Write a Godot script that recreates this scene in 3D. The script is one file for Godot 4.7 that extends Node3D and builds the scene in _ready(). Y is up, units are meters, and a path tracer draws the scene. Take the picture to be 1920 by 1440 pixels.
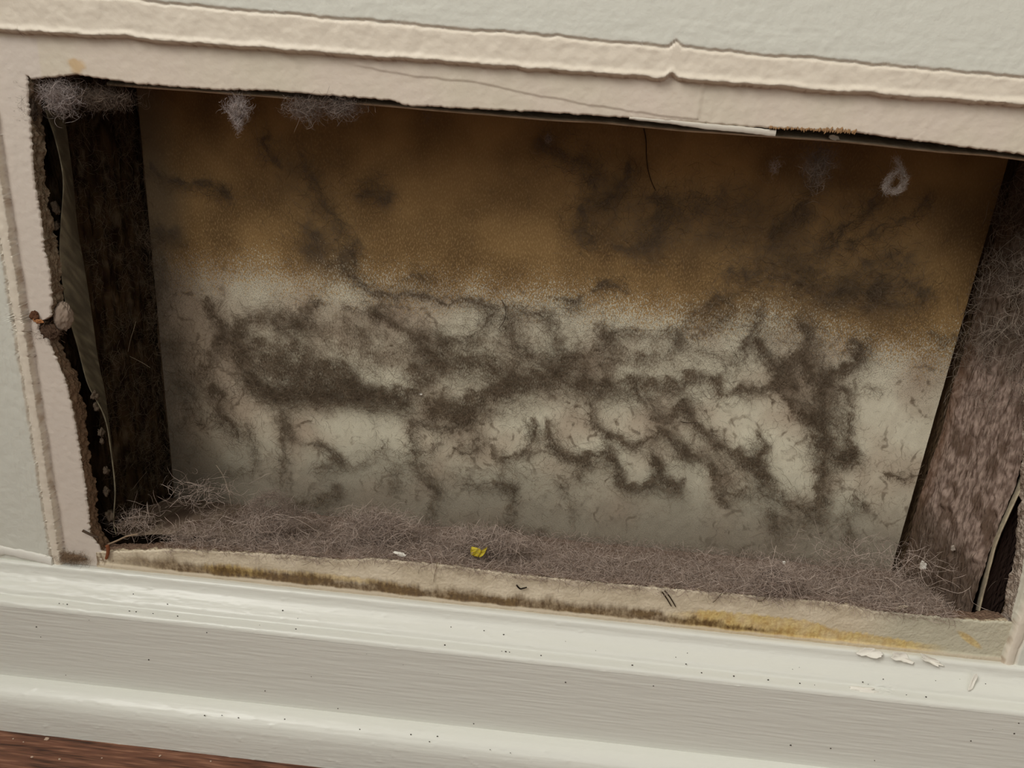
extends Node3D
# A dusty recess behind a removed wall grille, above a white baseboard.
# Lengths below are millimetres measured from the middle of the recess's upper edge on the wall's face:
# x to the right, v up, z towards the room. V() turns them into metres with the floor at y = 0.

const FLOOR := 406.0
var org := Vector3.ZERO
var rng := RandomNumberGenerator.new()
var na := FastNoiseLite.new()
var nb := FastNoiseLite.new()
var nc := FastNoiseLite.new()
var nr := FastNoiseLite.new()
var mats := {}
var field := PackedFloat32Array()
var strokes := []
var hairs := []


func V(x: float, v: float, z: float) -> Vector3:
	return (Vector3(x, v + FLOOR, z) - org) * 0.001


func lin(r: float, g: float, b: float) -> Color:
	return Color(r / 255.0, g / 255.0, b / 255.0).srgb_to_linear()


func meta(o: Node, label := "", category := "", group := "", kind := "") -> void:
	if label: o.set_meta("label", label)
	if category: o.set_meta("category", category)
	if group: o.set_meta("group", group)
	if kind: o.set_meta("kind", kind)


func thing(called: String, label: String, category: String, base: Vector3, group := "", kind := "") -> Node3D:
	var o := Node3D.new()
	o.name = called
	add_child(o, true)
	org = base + Vector3(0, FLOOR, 0)
	o.position = org * 0.001
	meta(o, label, category, group, kind)
	return o


func struct(called: String, label := "", category := "") -> Node3D:
	var o := Node3D.new()
	o.name = called
	add_child(o, true)
	org = Vector3.ZERO
	meta(o, label, category, "", "structure")
	return o


func part(called: String, mesh: Mesh, mat: Material, parent: Node) -> MeshInstance3D:
	var o := MeshInstance3D.new()
	o.name = called
	o.mesh = mesh
	o.material_override = mat
	parent.add_child(o, true)
	return o


func single(called: String, label: String, category: String, mesh: Mesh, mat: Material, base: Vector3, group := "") -> MeshInstance3D:
	# a thing that is one mesh; the mesh has been built with org set by at_base(base)
	var o := part(called, mesh, mat, self)
	o.position = (base + Vector3(0, FLOOR, 0)) * 0.001
	meta(o, label, category, group)
	org = Vector3.ZERO
	return o


func at_base(base: Vector3) -> void:
	org = base + Vector3(0, FLOOR, 0)


# ---------------------------------------------------------------- mesh tools
func steps(a: float, b: float, d: float) -> PackedFloat32Array:
	var n := maxi(1, int(ceil(absf(b - a) / d)))
	var r := PackedFloat32Array()
	for i in n + 1:
		r.append(a + (b - a) * i / n)
	return r


func joined(parts: Array) -> PackedFloat32Array:
	var r := PackedFloat32Array()
	for p in parts:
		for q in p:
			if r.is_empty() or absf(r[r.size() - 1] - q) > 0.01:
				r.append(q)
	return r


func surf(us: PackedFloat32Array, vs: PackedFloat32Array, fn: Callable, col: Callable, flip := false) -> ArrayMesh:
	var nu := us.size()
	var nv := vs.size()
	var P := PackedVector3Array()
	var C := PackedColorArray()
	var UV := PackedVector2Array()
	P.resize(nu * nv)
	C.resize(nu * nv)
	UV.resize(nu * nv)
	pass
	for j in nv:
		for i in nu:
			var q: Vector3 = fn.call(us[i], vs[j])
			P[j * nu + i] = V(q.x, q.y, q.z)
			C[j * nu + i] = col.call(us[i], vs[j], q)
			UV[j * nu + i] = Vector2(us[i], vs[j])
	var N := PackedVector3Array()
	N.resize(nu * nv)
	for j in nv:
		var j0 := maxi(j - 1, 0) * nu
		var j1 := mini(j + 1, nv - 1) * nu
		for i in nu:
			var du := P[j * nu + mini(i + 1, nu - 1)] - P[j * nu + maxi(i - 1, 0)]
			var dv := P[j1 + i] - P[j0 + i]
			var n := du.cross(dv).normalized()
			N[j * nu + i] = -n if flip else n
	var I := PackedInt32Array()
	I.resize((nu - 1) * (nv - 1) * 6)
	var k := 0
	for j in nv - 1:
		for i in nu - 1:
			var a := j * nu + i
			var b := a + 1
			var c := a + nu
			var d := c + 1
			if flip:
				I[k] = a; I[k + 1] = b; I[k + 2] = c; I[k + 3] = b; I[k + 4] = d; I[k + 5] = c
			else:
				I[k] = a; I[k + 1] = c; I[k + 2] = b; I[k + 3] = b; I[k + 4] = c; I[k + 5] = d
			k += 6
	return arrays(P, N, C, I, UV)


func no_color(_u, _v, _q) -> Color:
	return Color.WHITE


func arrays(P, N, C, I, UV = null) -> ArrayMesh:
	var a := []
	a.resize(Mesh.ARRAY_MAX)
	a[Mesh.ARRAY_VERTEX] = P
	a[Mesh.ARRAY_NORMAL] = N
	a[Mesh.ARRAY_COLOR] = C
	a[Mesh.ARRAY_INDEX] = I
	if UV != null: a[Mesh.ARRAY_TEX_UV] = UV
	var m := ArrayMesh.new()
	m.add_surface_from_arrays(Mesh.PRIMITIVE_TRIANGLES, a)
	return m


func box(x0: float, x1: float, v0: float, v1: float, z0: float, z1: float, bev := 0.6, c := Color.WHITE) -> ArrayMesh:
	# a box with chamfered edges
	var st := SurfaceTool.new()
	st.begin(Mesh.PRIMITIVE_TRIANGLES)
	st.set_smooth_group(-1)
	st.set_color(c)
	var mid := Vector3(x0 + x1, v0 + v1, z0 + z1) * 0.5
	var h := Vector3(x1 - x0, v1 - v0, z1 - z0) * 0.5
	var corner := func(s: Vector3, ax: int) -> Vector3:
		var q := s * (h - Vector3.ONE * bev)
		q[ax] = s[ax] * h[ax]
		return mid + q
	var poly := func(pts: Array) -> void:
		var n := Vector3.ZERO
		for p in pts: n += p - mid
		for i in range(1, pts.size() - 1):
			var a: Vector3 = pts[0]
			var b: Vector3 = pts[i]
			var d: Vector3 = pts[i + 1]
			if (b - a).cross(d - a).dot(n) > 0.0:
				var t := b
				b = d
				d = t
			for q in [a, b, d]:
				st.add_vertex(V(q.x, q.y, q.z))
	for ax in 3:
		var o1 := (ax + 1) % 3
		var o2 := (ax + 2) % 3
		for s in [-1.0, 1.0]:
			var f := []
			for t in [[-1, -1], [1, -1], [1, 1], [-1, 1]]:
				var q := Vector3.ZERO
				q[ax] = s; q[o1] = t[0]; q[o2] = t[1]
				f.append(corner.call(q, ax))
			poly.call(f)
		for s1 in [-1.0, 1.0]:
			for s2 in [-1.0, 1.0]:
				var q0 := Vector3.ZERO
				q0[ax] = -1.0; q0[o1] = s1; q0[o2] = s2
				var q1 := q0
				q1[ax] = 1.0
				poly.call([corner.call(q0, o1), corner.call(q1, o1), corner.call(q1, o2), corner.call(q0, o2)])
	for sx in [-1.0, 1.0]:
		for sy in [-1.0, 1.0]:
			for sz in [-1.0, 1.0]:
				var s := Vector3(sx, sy, sz)
				poly.call([corner.call(s, 0), corner.call(s, 1), corner.call(s, 2)])
	st.generate_normals()
	return st.commit()


func merge(list: Array) -> ArrayMesh:
	var st := SurfaceTool.new()
	st.begin(Mesh.PRIMITIVE_TRIANGLES)
	for m in list:
		st.append_from(m, 0, Transform3D())
	return st.commit()


func spline(pts: Array, t: float) -> Vector3:
	# Catmull-Rom through a list of Vector3, t from 0 to 1
	var n := pts.size() - 1
	var s := clampf(t, 0.0, 1.0) * n
	var i := mini(int(s), n - 1)
	var p0: Vector3 = pts[maxi(i - 1, 0)]
	var p1: Vector3 = pts[i]
	var p2: Vector3 = pts[i + 1]
	var p3: Vector3 = pts[mini(i + 2, n)]
	return p1.cubic_interpolate(p2, p0, p3, s - i)


func along(flat: Array, x: float, by := 0) -> float:
	# linear look-up in a flat list of pairs, by its first (0) or second (1) member; returns the other one
	var n := flat.size() / 2
	var up: bool = flat[by] < flat[(n - 1) * 2 + by]
	for i in n - 1:
		var a: float = flat[i * 2 + by]
		var b: float = flat[i * 2 + 2 + by]
		if (up and x <= b) or (not up and x >= b) or i == n - 2:
			var k := clampf((x - a) / (b - a), 0.0, 1.0) if absf(b - a) > 0.001 else 0.0
			return lerpf(flat[i * 2 + 1 - by], flat[i * 2 + 3 - by], k)
	return 0.0


func tube(pts: Array, r0: float, r1: float, sides := 5, n := 12) -> ArrayMesh:
	# a round strand through points in mm, tapering from r0 to r1, ends closed to a point
	var us := PackedFloat32Array()
	for i in sides + 1: us.append(float(i) / sides)
	var vs := PackedFloat32Array()
	for i in n + 1: vs.append(float(i) / n)
	return surf(us, vs, func(u, v):
		var p := spline(pts, v)
		var d := (spline(pts, minf(v + 0.02, 1.0)) - spline(pts, maxf(v - 0.02, 0.0))).normalized()
		var a := d.cross(Vector3(0.31, 0.2, 0.93)).normalized()
		var b := d.cross(a)
		var r := lerpf(r0, r1, v) * (0.05 if v == 0.0 or v == 1.0 else 1.0)
		return p + (a * cos(u * TAU) + b * sin(u * TAU)) * r, no_color, false)


func blob(c: Vector3, size: Vector3, rough: float, seed_: float, turn := Basis(), res := 18) -> ArrayMesh:
	# a lumpy ball of the given half sizes
	var us := steps(0.0, 1.0, 1.0 / (res * 2))
	var vs := steps(0.012, 0.988, 0.976 / res)
	return surf(us, vs, func(u, v):
		var a: float = u * TAU
		var b: float = (v - 0.5) * PI
		var d := Vector3(cos(a) * cos(b), sin(b), sin(a) * cos(b))
		var k := 1.0 + rough * (na.get_noise_3d(d.x * 45 + seed_ * 91, d.y * 45, d.z * 45) + 0.6 * nb.get_noise_3d(d.x * 40, d.y * 40 + seed_ * 57, d.z * 40))
		return c + turn * (d * size * k), no_color, true)


func chip(c: Vector3, rx: float, ry: float, thick: float, seed_: float, turn: Basis, cup := 0.15) -> ArrayMesh:
	# a thin irregular flake with a broken outline, slightly cupped
	var us := steps(0.0, 1.0, 1.0 / 28)
	var vs := PackedFloat32Array([0.02, 0.35, 0.7, 0.93, 1.0, 1.07, 1.3, 1.65, 1.98])
	return surf(us, vs, func(u, v):
		var a: float = u * TAU
		var r: float = (v if v <= 1.0 else 2.0 - v)
		var o := 1.0 + 0.55 * na.get_noise_2d(cos(a) * 40 + seed_ * 77, sin(a) * 40 + seed_ * 31) + 0.2 * nb.get_noise_2d(cos(a) * 60 + seed_ * 13, sin(a) * 60)
		var z: float = thick * 0.5 * (1.0 if v < 1.0 else (-1.0 if v > 1.0 else 0.0)) + cup * rx * (r * r - 0.4)
		return c + turn * Vector3(cos(a) * rx * r * o, sin(a) * ry * r * o, z), no_color, true)


# ---------------------------------------------------------------- materials
func noise(freq: float, type := FastNoiseLite.TYPE_SIMPLEX_SMOOTH, octaves := 3, seed_ := 1) -> FastNoiseLite:
	var n := FastNoiseLite.new()
	n.noise_type = type
	n.seed = seed_
	n.frequency = freq
	n.fractal_octaves = octaves
	return n


func tile(freq: float, octaves := 3, seed_ := 1, size := 512) -> NoiseTexture2D:
	var t := NoiseTexture2D.new()
	t.width = size
	t.height = size
	t.seamless = true
	t.noise = noise(freq, FastNoiseLite.TYPE_SIMPLEX_SMOOTH, octaves, seed_)
	return t


func painted(called: String, c: Color, rough: float, spec := 0.5) -> StandardMaterial3D:
	var m := StandardMaterial3D.new()
	m.resource_name = called
	m.albedo_color = c
	m.vertex_color_use_as_albedo = true
	m.roughness = rough
	m.metallic_specular = spec
	mats[called] = m
	return m


func relief(m: StandardMaterial3D, t: Texture2D, scale: Vector3, depth_cm: float) -> void:
	m.uv1_triplanar = true
	m.uv1_world_triplanar = true
	m.uv1_scale = scale
	m.heightmap_enabled = true
	m.heightmap_texture = t
	m.heightmap_scale = depth_cm


func make_materials() -> void:
	var grain := tile(0.02, 4, 3)
	var fine := tile(0.05, 3, 5)
	relief(painted("wall_paint", Color.WHITE, 0.5, 0.4), grain, Vector3(14, 14, 14), 0.018)
	relief(painted("trim_paint", Color.WHITE, 0.36, 0.5), grain, Vector3(3, 40, 40), 0.012)
	relief(painted("raw_plaster", Color.WHITE, 0.95, 0.15), fine, Vector3(18, 18, 18), 0.12)
	relief(painted("sill_paint", Color.WHITE, 0.7, 0.25), fine, Vector3(14, 14, 14), 0.028)
	relief(painted("rough_wood", Color.WHITE, 0.95, 0.12), fine, Vector3(16, 5, 16), 0.12)
	relief(painted("paper", Color.WHITE, 0.85, 0.2), fine, Vector3(20, 20, 20), 0.02)
	painted("lint", Color.WHITE, 1.0, 0.05)
	mats.lint.rim_enabled = false
	relief(painted("dust", Color.WHITE, 1.0, 0.05), fine, Vector3(30, 30, 30), 0.15)
	painted("scrap", Color.WHITE, 0.55, 0.4)
	mats.scrap.backlight_enabled = true
	mats.scrap.backlight = Color(0.35, 0.35, 0.2)
	painted("flake", Color.WHITE, 0.5, 0.4)
	painted("plain", Color.WHITE, 0.8, 0.2)


# ---------------------------------------------------------------- the picture's place
func _ready() -> void:
	rng.seed = 20240611
	na.seed = 3; na.frequency = 0.02; na.fractal_octaves = 3
	nb.seed = 8; nb.frequency = 0.09; nb.fractal_octaves = 2
	nc.seed = 15; nc.frequency = 0.35; nc.fractal_octaves = 2
	nr.seed = 21; nr.frequency = 0.03; nr.fractal_type = FastNoiseLite.FRACTAL_RIDGED; nr.fractal_octaves = 3

	var cam := Camera3D.new()
	cam.name = "camera"
	cam.transform = Transform3D(Basis(Vector3(0.994791, 0.070734, -0.073401), Vector3(-0.091850, 0.934282, -0.344502), Vector3(0.044210, 0.349449, 0.935912)), Vector3(0, FLOOR * 0.001, 0.4))
	cam.fov = rad_to_deg(2.0 * atan(720.0 / 1443.0))
	cam.near = 0.02
	cam.current = true
	add_child(cam)

	var env := Environment.new()
	env.background_mode = Environment.BG_COLOR
	env.background_color = Color(0.86, 0.9, 0.95)
	env.background_energy_multiplier = 1.0
	env.tonemap_mode = Environment.TONE_MAPPER_LINEAR
	env.tonemap_exposure = 1.08
	env.sdfgi_enabled = true
	env.ssao_enabled = true
	env.ssil_enabled = true
	var we := WorldEnvironment.new()
	we.name = "environment"
	we.environment = env
	add_child(we)

	# area lights at unseen windows, lighting the recess from the left and the front
	var win := AreaLight3D.new()
	win.name = "unseen_window_light"
	win.area_size = Vector2(0.76, 1.12)
	win.light_color = Color(1.0, 0.99, 0.965)
	win.light_energy = 4.2
	win.area_range = 8.0
	win.shadow_enabled = true
	win.position = Vector3(-0.89, 1.25 + FLOOR * 0.001, 0.98)
	win.rotation.y = -PI / 2
	add_child(win)
	var far := AreaLight3D.new()
	far.name = "unseen_far_window_light"  # unseen window behind the camera, lights the recess from the front
	far.area_size = Vector2(0.82, 1.12)
	far.light_color = Color(1.0, 0.99, 0.965)
	far.light_energy = 0.5
	far.area_range = 8.0
	far.shadow_enabled = true
	far.position = Vector3(0.45, 1.2 + FLOOR * 0.001, 2.19)
	add_child(far)

	make_materials()
	build_room()
	build_wall()
	build_baseboard()
	build_recess()
	build_dust()
	build_debris()


func build_room() -> void:  # walls, ceiling and windows out of view, sized and toned to light the recess
	var pl: StandardMaterial3D = painted("room_paint", Color.WHITE, 0.8, 0.3)
	var cream := lin(178, 176, 170)  # paint of the unseen room, toned for the light it returns
	var f := struct("floor", "brown stained wooden floor boards along the baseboard", "floor")
	var wood := painted("floor_wood", Color.WHITE, 0.5, 0.4)
	relief(wood, tile(0.02, 4, 9), Vector3(2, 20, 30), 0.03)
	var z := 20.0
	for k in 24:
		var far := z > 300.0
		var w := 68.0 if not far else 130.0
		var us := joined([steps(-900, -450, 150), steps(-450, 60, 1.2), steps(60, 1500, 164)]) if k < 2 else steps(-900, 1500, 290)
		var z0 := z
		var vs := joined([[0.0, 0.6, 1.2], steps(1.2, w - 1.2, 0.6 if k < 1 else 8.0), [w - 0.6, w]])
		part("plank", surf(us, vs, func(u, v):
			var drop := 1.1 * maxf(0.0, 1.0 - minf(v, w - v) / 1.0)
			return Vector3(u, -FLOOR - drop + 0.12 * na.get_noise_2d(u * 0.6, (z0 + v) * 9.0), z0 + v), func(u, v, _q):
			var g := nb.get_noise_2d(u * 0.14 + k * 50.0, (z0 + v) * 3.2) * 0.6 + nc.get_noise_2d(u * 0.12, (z0 + v) * 3.0) * 0.5 + 0.35 * na.get_noise_2d(u * 0.3 + k * 300, z0 * 7)
			var c := lin(112, 74, 56).lerp(lin(56, 34, 25), smoothstep(-0.1, 0.6, g))
			return c.lerp(lin(146, 104, 82), smoothstep(0.15, 0.6, -g)), true), wood, f)
		z += w
		if z > 2200: break
	part("subfloor", box(-900, 1500, -FLOOR - 40, -FLOOR - 2, -140, 2200), mats.plain, f)
	var c := struct("ceiling", "white ceiling out of view", "ceiling")
	part("slab", box(-1000, 1600, 1994, 2094, -140, 2300, 1, cream), pl, c)
	var l := struct("wall_left", "white wall out of view with an unseen window", "wall")
	# opening of the unseen window: v 700..1900, z 560..1400
	part("pier", box(-1000, -900, -FLOOR, 1994, -140, 560, 1, cream), pl, l)
	part("pier", box(-1000, -900, -FLOOR, 1994, 1400, 2300, 1, cream), pl, l)
	part("breast", box(-1000, -900, -FLOOR, 700, 560, 1400, 1, cream), pl, l)
	part("head", box(-1000, -900, 1900, 1994, 560, 1400, 1, cream), pl, l)
	var r := struct("wall_right", "white wall out of view", "wall")
	part("slab", box(1500, 1600, -FLOOR, 1994, -140, 2300, 1, cream), pl, r)
	var b := struct("wall_back", "white wall out of view with an unseen window", "wall")
	part("pier", box(-900, 0, -FLOOR, 1994, 2200, 2300, 1, cream), pl, b)
	part("pier", box(900, 1500, -FLOOR, 1994, 2200, 2300, 1, cream), pl, b)
	part("breast", box(0, 900, -FLOOR, 600, 2200, 2300, 1, cream), pl, b)
	part("head", box(0, 900, 1800, 1994, 2200, 2300, 1, cream), pl, b)
	var w := struct("window_1", "unseen window with white frame, placed to light the recess from the left", "window")  # out of view, lights the recess from the left
	for s in [[560, 600, 700, 1900], [1360, 1400, 700, 1900], [600, 1360, 700, 740], [600, 1360, 1860, 1900], [965, 995, 740, 1860]]:
		part("sash", box(-990, -940, s[2], s[3], s[0], s[1], 3, cream), pl, w)
	w = struct("window_2", "unseen window with white frame, placed to light the recess from the left", "window")  # out of view behind the camera, lights the recess from the front
	for s in [[0, 40, 600, 1800], [860, 900, 600, 1800], [40, 860, 600, 640], [40, 860, 1760, 1800], [435, 465, 640, 1760]]:
		part("sash", box(s[0], s[1], s[2], s[3], 2240, 2290, 3, cream), pl, w)


# the wall's face: old paint, built up thick outside the outline of the grille that was taken off
var lip_line := [-279.5, -9.9, -260.8, -6.9, -252.3, -5.5, -235.7, -6.6, -219.2, -7.7, -180.5, -7.6, -153, -6.1, -115, -6.2, -90.7, -6.2, -82.6, -8.2, -45.2, -7.2, -8.1, -6.3, 15.5, -6.1, 54.7, -6, 80.6, -5.8, 96, -5.7, 136.8, -4.7, 162.6, -6.2, 188.2, -7.5, 218.7, -8.9, 239.1, -9.8]
var left_line := [-278.1, -9.8, -279.9, -30.6, -282, -57.8, -281.5, -80.2, -282, -97.7, -280.7, -109.5, -281.6, -124.9, -283.3, -134.3, -285.9, -137.4, -290.9, -139.4, -292, -144.6, -287.2, -150.6, -284.7, -159.4, -280.2, -176.2, -278.3, -198.1, -277.8, -219.1, -277.2, -240.8, -277.7, -263.4, -278.3, -277, -272.2, -290]
var sill_line := [-270.5, -289.8, -222.8, -282.6, -143.9, -277.9, -116.9, -277.8, -96.7, -274.2, -46.7, -273.6, -10.2, -275, 35.8, -275.3, 68.4, -274.4, 100.7, -273.9, 148.7, -272.9, 183.5, -271.7, 209.6, -274.9, 228.5, -274.5, 272.4, -274.3, 285.9, -272.6]
var right_line := [249.7, -77.4, 256.4, -117.4, 269.5, -162.8, 279.8, -205.3, 286.1, -238.4, 288.7, -266.1, 289.6, -275.6]


func footprint(x: float, v: float) -> float:
	var j := 0.9 * na.get_noise_2d(x * 2.2, v * 2.2) + 0.5 * nb.get_noise_2d(x * 2.0, v * 2.0)
	var top := v - 12.3 - 2.6 * exp(-pow((x - 46.0) / 2.2, 2.0)) - 1.2 * exp(-pow((x + 222.0) / 12.0, 2.0))
	return maxf(maxf(-297.0 - x, x - 290.5), top) + j * 0.8


func wall_z(x: float, v: float) -> float:
	if x < -420 or x > 420 or v > 120: return 0.0
	var sd := footprint(x, v)
	var lump := nb.get_noise_2d(x * 1.1, v * 1.3) * 0.16 + na.get_noise_2d(x * 3.0, v * 3.0) * 0.12
	var band := -3.2 + 0.10 * nb.get_noise_2d(x * 1.5, v * 1.5) + 0.12 * na.get_noise_2d(x, v)
	if v > -14.0 and x > -118.0 and x < 62.0:
		var vc := along(crack_line, x)
		band += 0.5 * smoothstep(-0.5, 0.5, v - vc - 0.5 * nb.get_noise_1d(x)) * smoothstep(-118.0, -100.0, x)
	if sd < -0.4: return band
	var top_side := v > 12.0 and x > -296.0 and x < 290.0
	var width := 15.0 - 0.012 * x if top_side else 7.0
	var hill := lump * (1.6 if top_side else 1.3) + (0.95 * exp(-pow((sd - 1.6) / 1.5, 2.0)) if top_side else 0.9 * exp(-pow((sd - 3.0) / 3.0, 2.0)))
	var groove := sd - width + 0.5 * na.get_noise_2d(x * 2.0, v * 2.0)
	var z := hill - (0.75 if top_side else 1.1) * exp(-pow(groove / 0.75, 2.0))
	var brush := 0.0
	if groove > 0.0:
		brush = (0.1 * nb.get_noise_2d(x * 0.35, v * 2.0) if v > 13 else 0.16 * nb.get_noise_2d(x * 4.0, v * 0.25) + 0.12 * nb.get_noise_2d(x, v)) + lump * 0.5
		z = lerpf(z, 0.25 + brush, smoothstep(0.0, 1.6, groove)) - 0.75 * exp(-pow(groove / 0.75, 2.0)) * smoothstep(0.0, 0.4, groove) * 0.5
	return lerpf(band, z, smoothstep(-0.4, 0.9, sd))


func wall_color(x: float, v: float, _q: Vector3) -> Color:
	if x < -420 or x > 420 or v > 120: return lin(216, 214, 204)
	var sd := footprint(x, v)
	var m := na.get_noise_2d(x * 0.8, v * 0.8)
	var c := lin(212, 202, 184).lerp(lin(216, 203, 189), clampf(0.5 + m, 0, 1))
	if x < -270 and v < 10: c = lin(214, 203, 192)
	if x > 150: c = c.lerp(lin(200, 196, 180), smoothstep(150, 260, x) * smoothstep(0.0, -60.0, v))
	if sd > -0.3:
		c = c.lerp(lin(222, 212, 196), smoothstep(-0.3, 0.6, sd))
		var width := 15.0 - 0.012 * x if v > 12.0 else 7.0
		c = c.lerp(lin(214, 214, 204), smoothstep(width - 0.5, width + 2.0, sd))
	if v < 13: c = c.lerp(lin(150, 120, 92), 0.55 * smoothstep(0.75, 0.4, absf(sd - 0.1)) * smoothstep(0.1, 0.5, nb.get_noise_2d(x * 2, v * 0.7)))
	# the stained spot in the plaster above the upper left corner
	var sp := Vector2(x + 251.0, (v + 1.2) * 1.1).length()
	return c.lerp(lin(202, 168, 118), 0.7 * smoothstep(5.0, 2.5, sp + 1.5 * nb.get_noise_2d(x * 2, v * 2)))


var crack_line := [-119.9, 10.2, -82.7, 5.9, -51, 5.2, -19.3, 1.5, 15, -1.9, 54.3, -4.3]


func sill_color(x: float, v: float) -> Color:
	var c := lin(220, 207, 184).lerp(lin(204, 190, 166), clampf(0.5 + 1.2 * na.get_noise_2d(x * 1.3, v * 3.0), 0, 1))
	c = c.lerp(lin(188, 184, 164), smoothstep(195, 232, x) * 0.8)
	var fine := nb.get_noise_2d(x * 3.0, v * 1.2) + 0.6 * nc.get_noise_2d(x * 2.0, v * 1.2)
	# yellow soaking
	var y := 0.0
	y = maxf(y, 0.85 * smoothstep(1.0, 0.3, Vector2((x + 185) / 30.0, (v + 293.5) / 5.0).length() + fine * 0.3))
	y = maxf(y, 0.5 * smoothstep(1.0, 0.3, Vector2((x + 120) / 60.0, (v + 291.0) / 3.0).length() + fine * 0.3))
	var upper := lerpf(-291.0, -286.0, smoothstep(80, 120, x)) - 5.0 * smoothstep(168, 196, x) - 3.0 * smoothstep(200, 250, x)
	y = maxf(y, smoothstep(80, 112, x) * smoothstep(262, 232, x) * smoothstep(upper + 1.0, upper - 1.5, v + fine * 1.2) * (0.8 + 0.35 * na.get_noise_2d(x * 2.5, v * 2.5)))
	y = maxf(y, 0.7 * smoothstep(1.0, 0.5, Vector2((x - 268.0 + (v + 287) * 1.3) / 5.0, (v + 288) / 7.0).length()))
	c = c.lerp(lin(214, 188, 122).lerp(lin(188, 152, 86), clampf(0.4 + fine, 0, 1)), clampf(y, 0, 0.9))
	# brown soaking in along the foot, ragged upwards
	var b := smoothstep(-280, -225, x) * smoothstep(175, 125, x)
	var reach := 9.0 + 3.5 * na.get_noise_1d(x * 2.0) + 1.6 * nb.get_noise_2d(x * 6.0, v * 1.2) + 2.0 * nb.get_noise_1d(x * 1.2) - 4.5 * smoothstep(70, 125, x)
	var foot := -298.2 + 0.6 * na.get_noise_1d(x * 3.0)
	b *= (0.78 + 0.3 * smoothstep(-0.3, 0.3, na.get_noise_2d(x * 1.1, v * 2.0 + 50.0))) * smoothstep(reach * 1.15, reach * 0.4, v - foot) * smoothstep(-0.8, 0.6, v - foot) * (1.0 + 0.25 * fine)
	c = c.lerp(lin(122, 96, 58).lerp(lin(82, 60, 38), clampf(0.5 + 0.6 * fine, 0, 1)), clampf(b, 0, 0.92))
	if v < foot: c = c.lerp(lin(194, 180, 160), smoothstep(0.0, 0.8, foot - v) * 0.8)
	# dirt caught in the corner at the left end
	var cl := Vector2((x + 282) / 16.0, (v + 295) / 5.0).length() + fine * 0.5
	c = c.lerp(lin(112, 88, 66), 0.8 * smoothstep(1.1, 0.5, cl))
	return c


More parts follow.
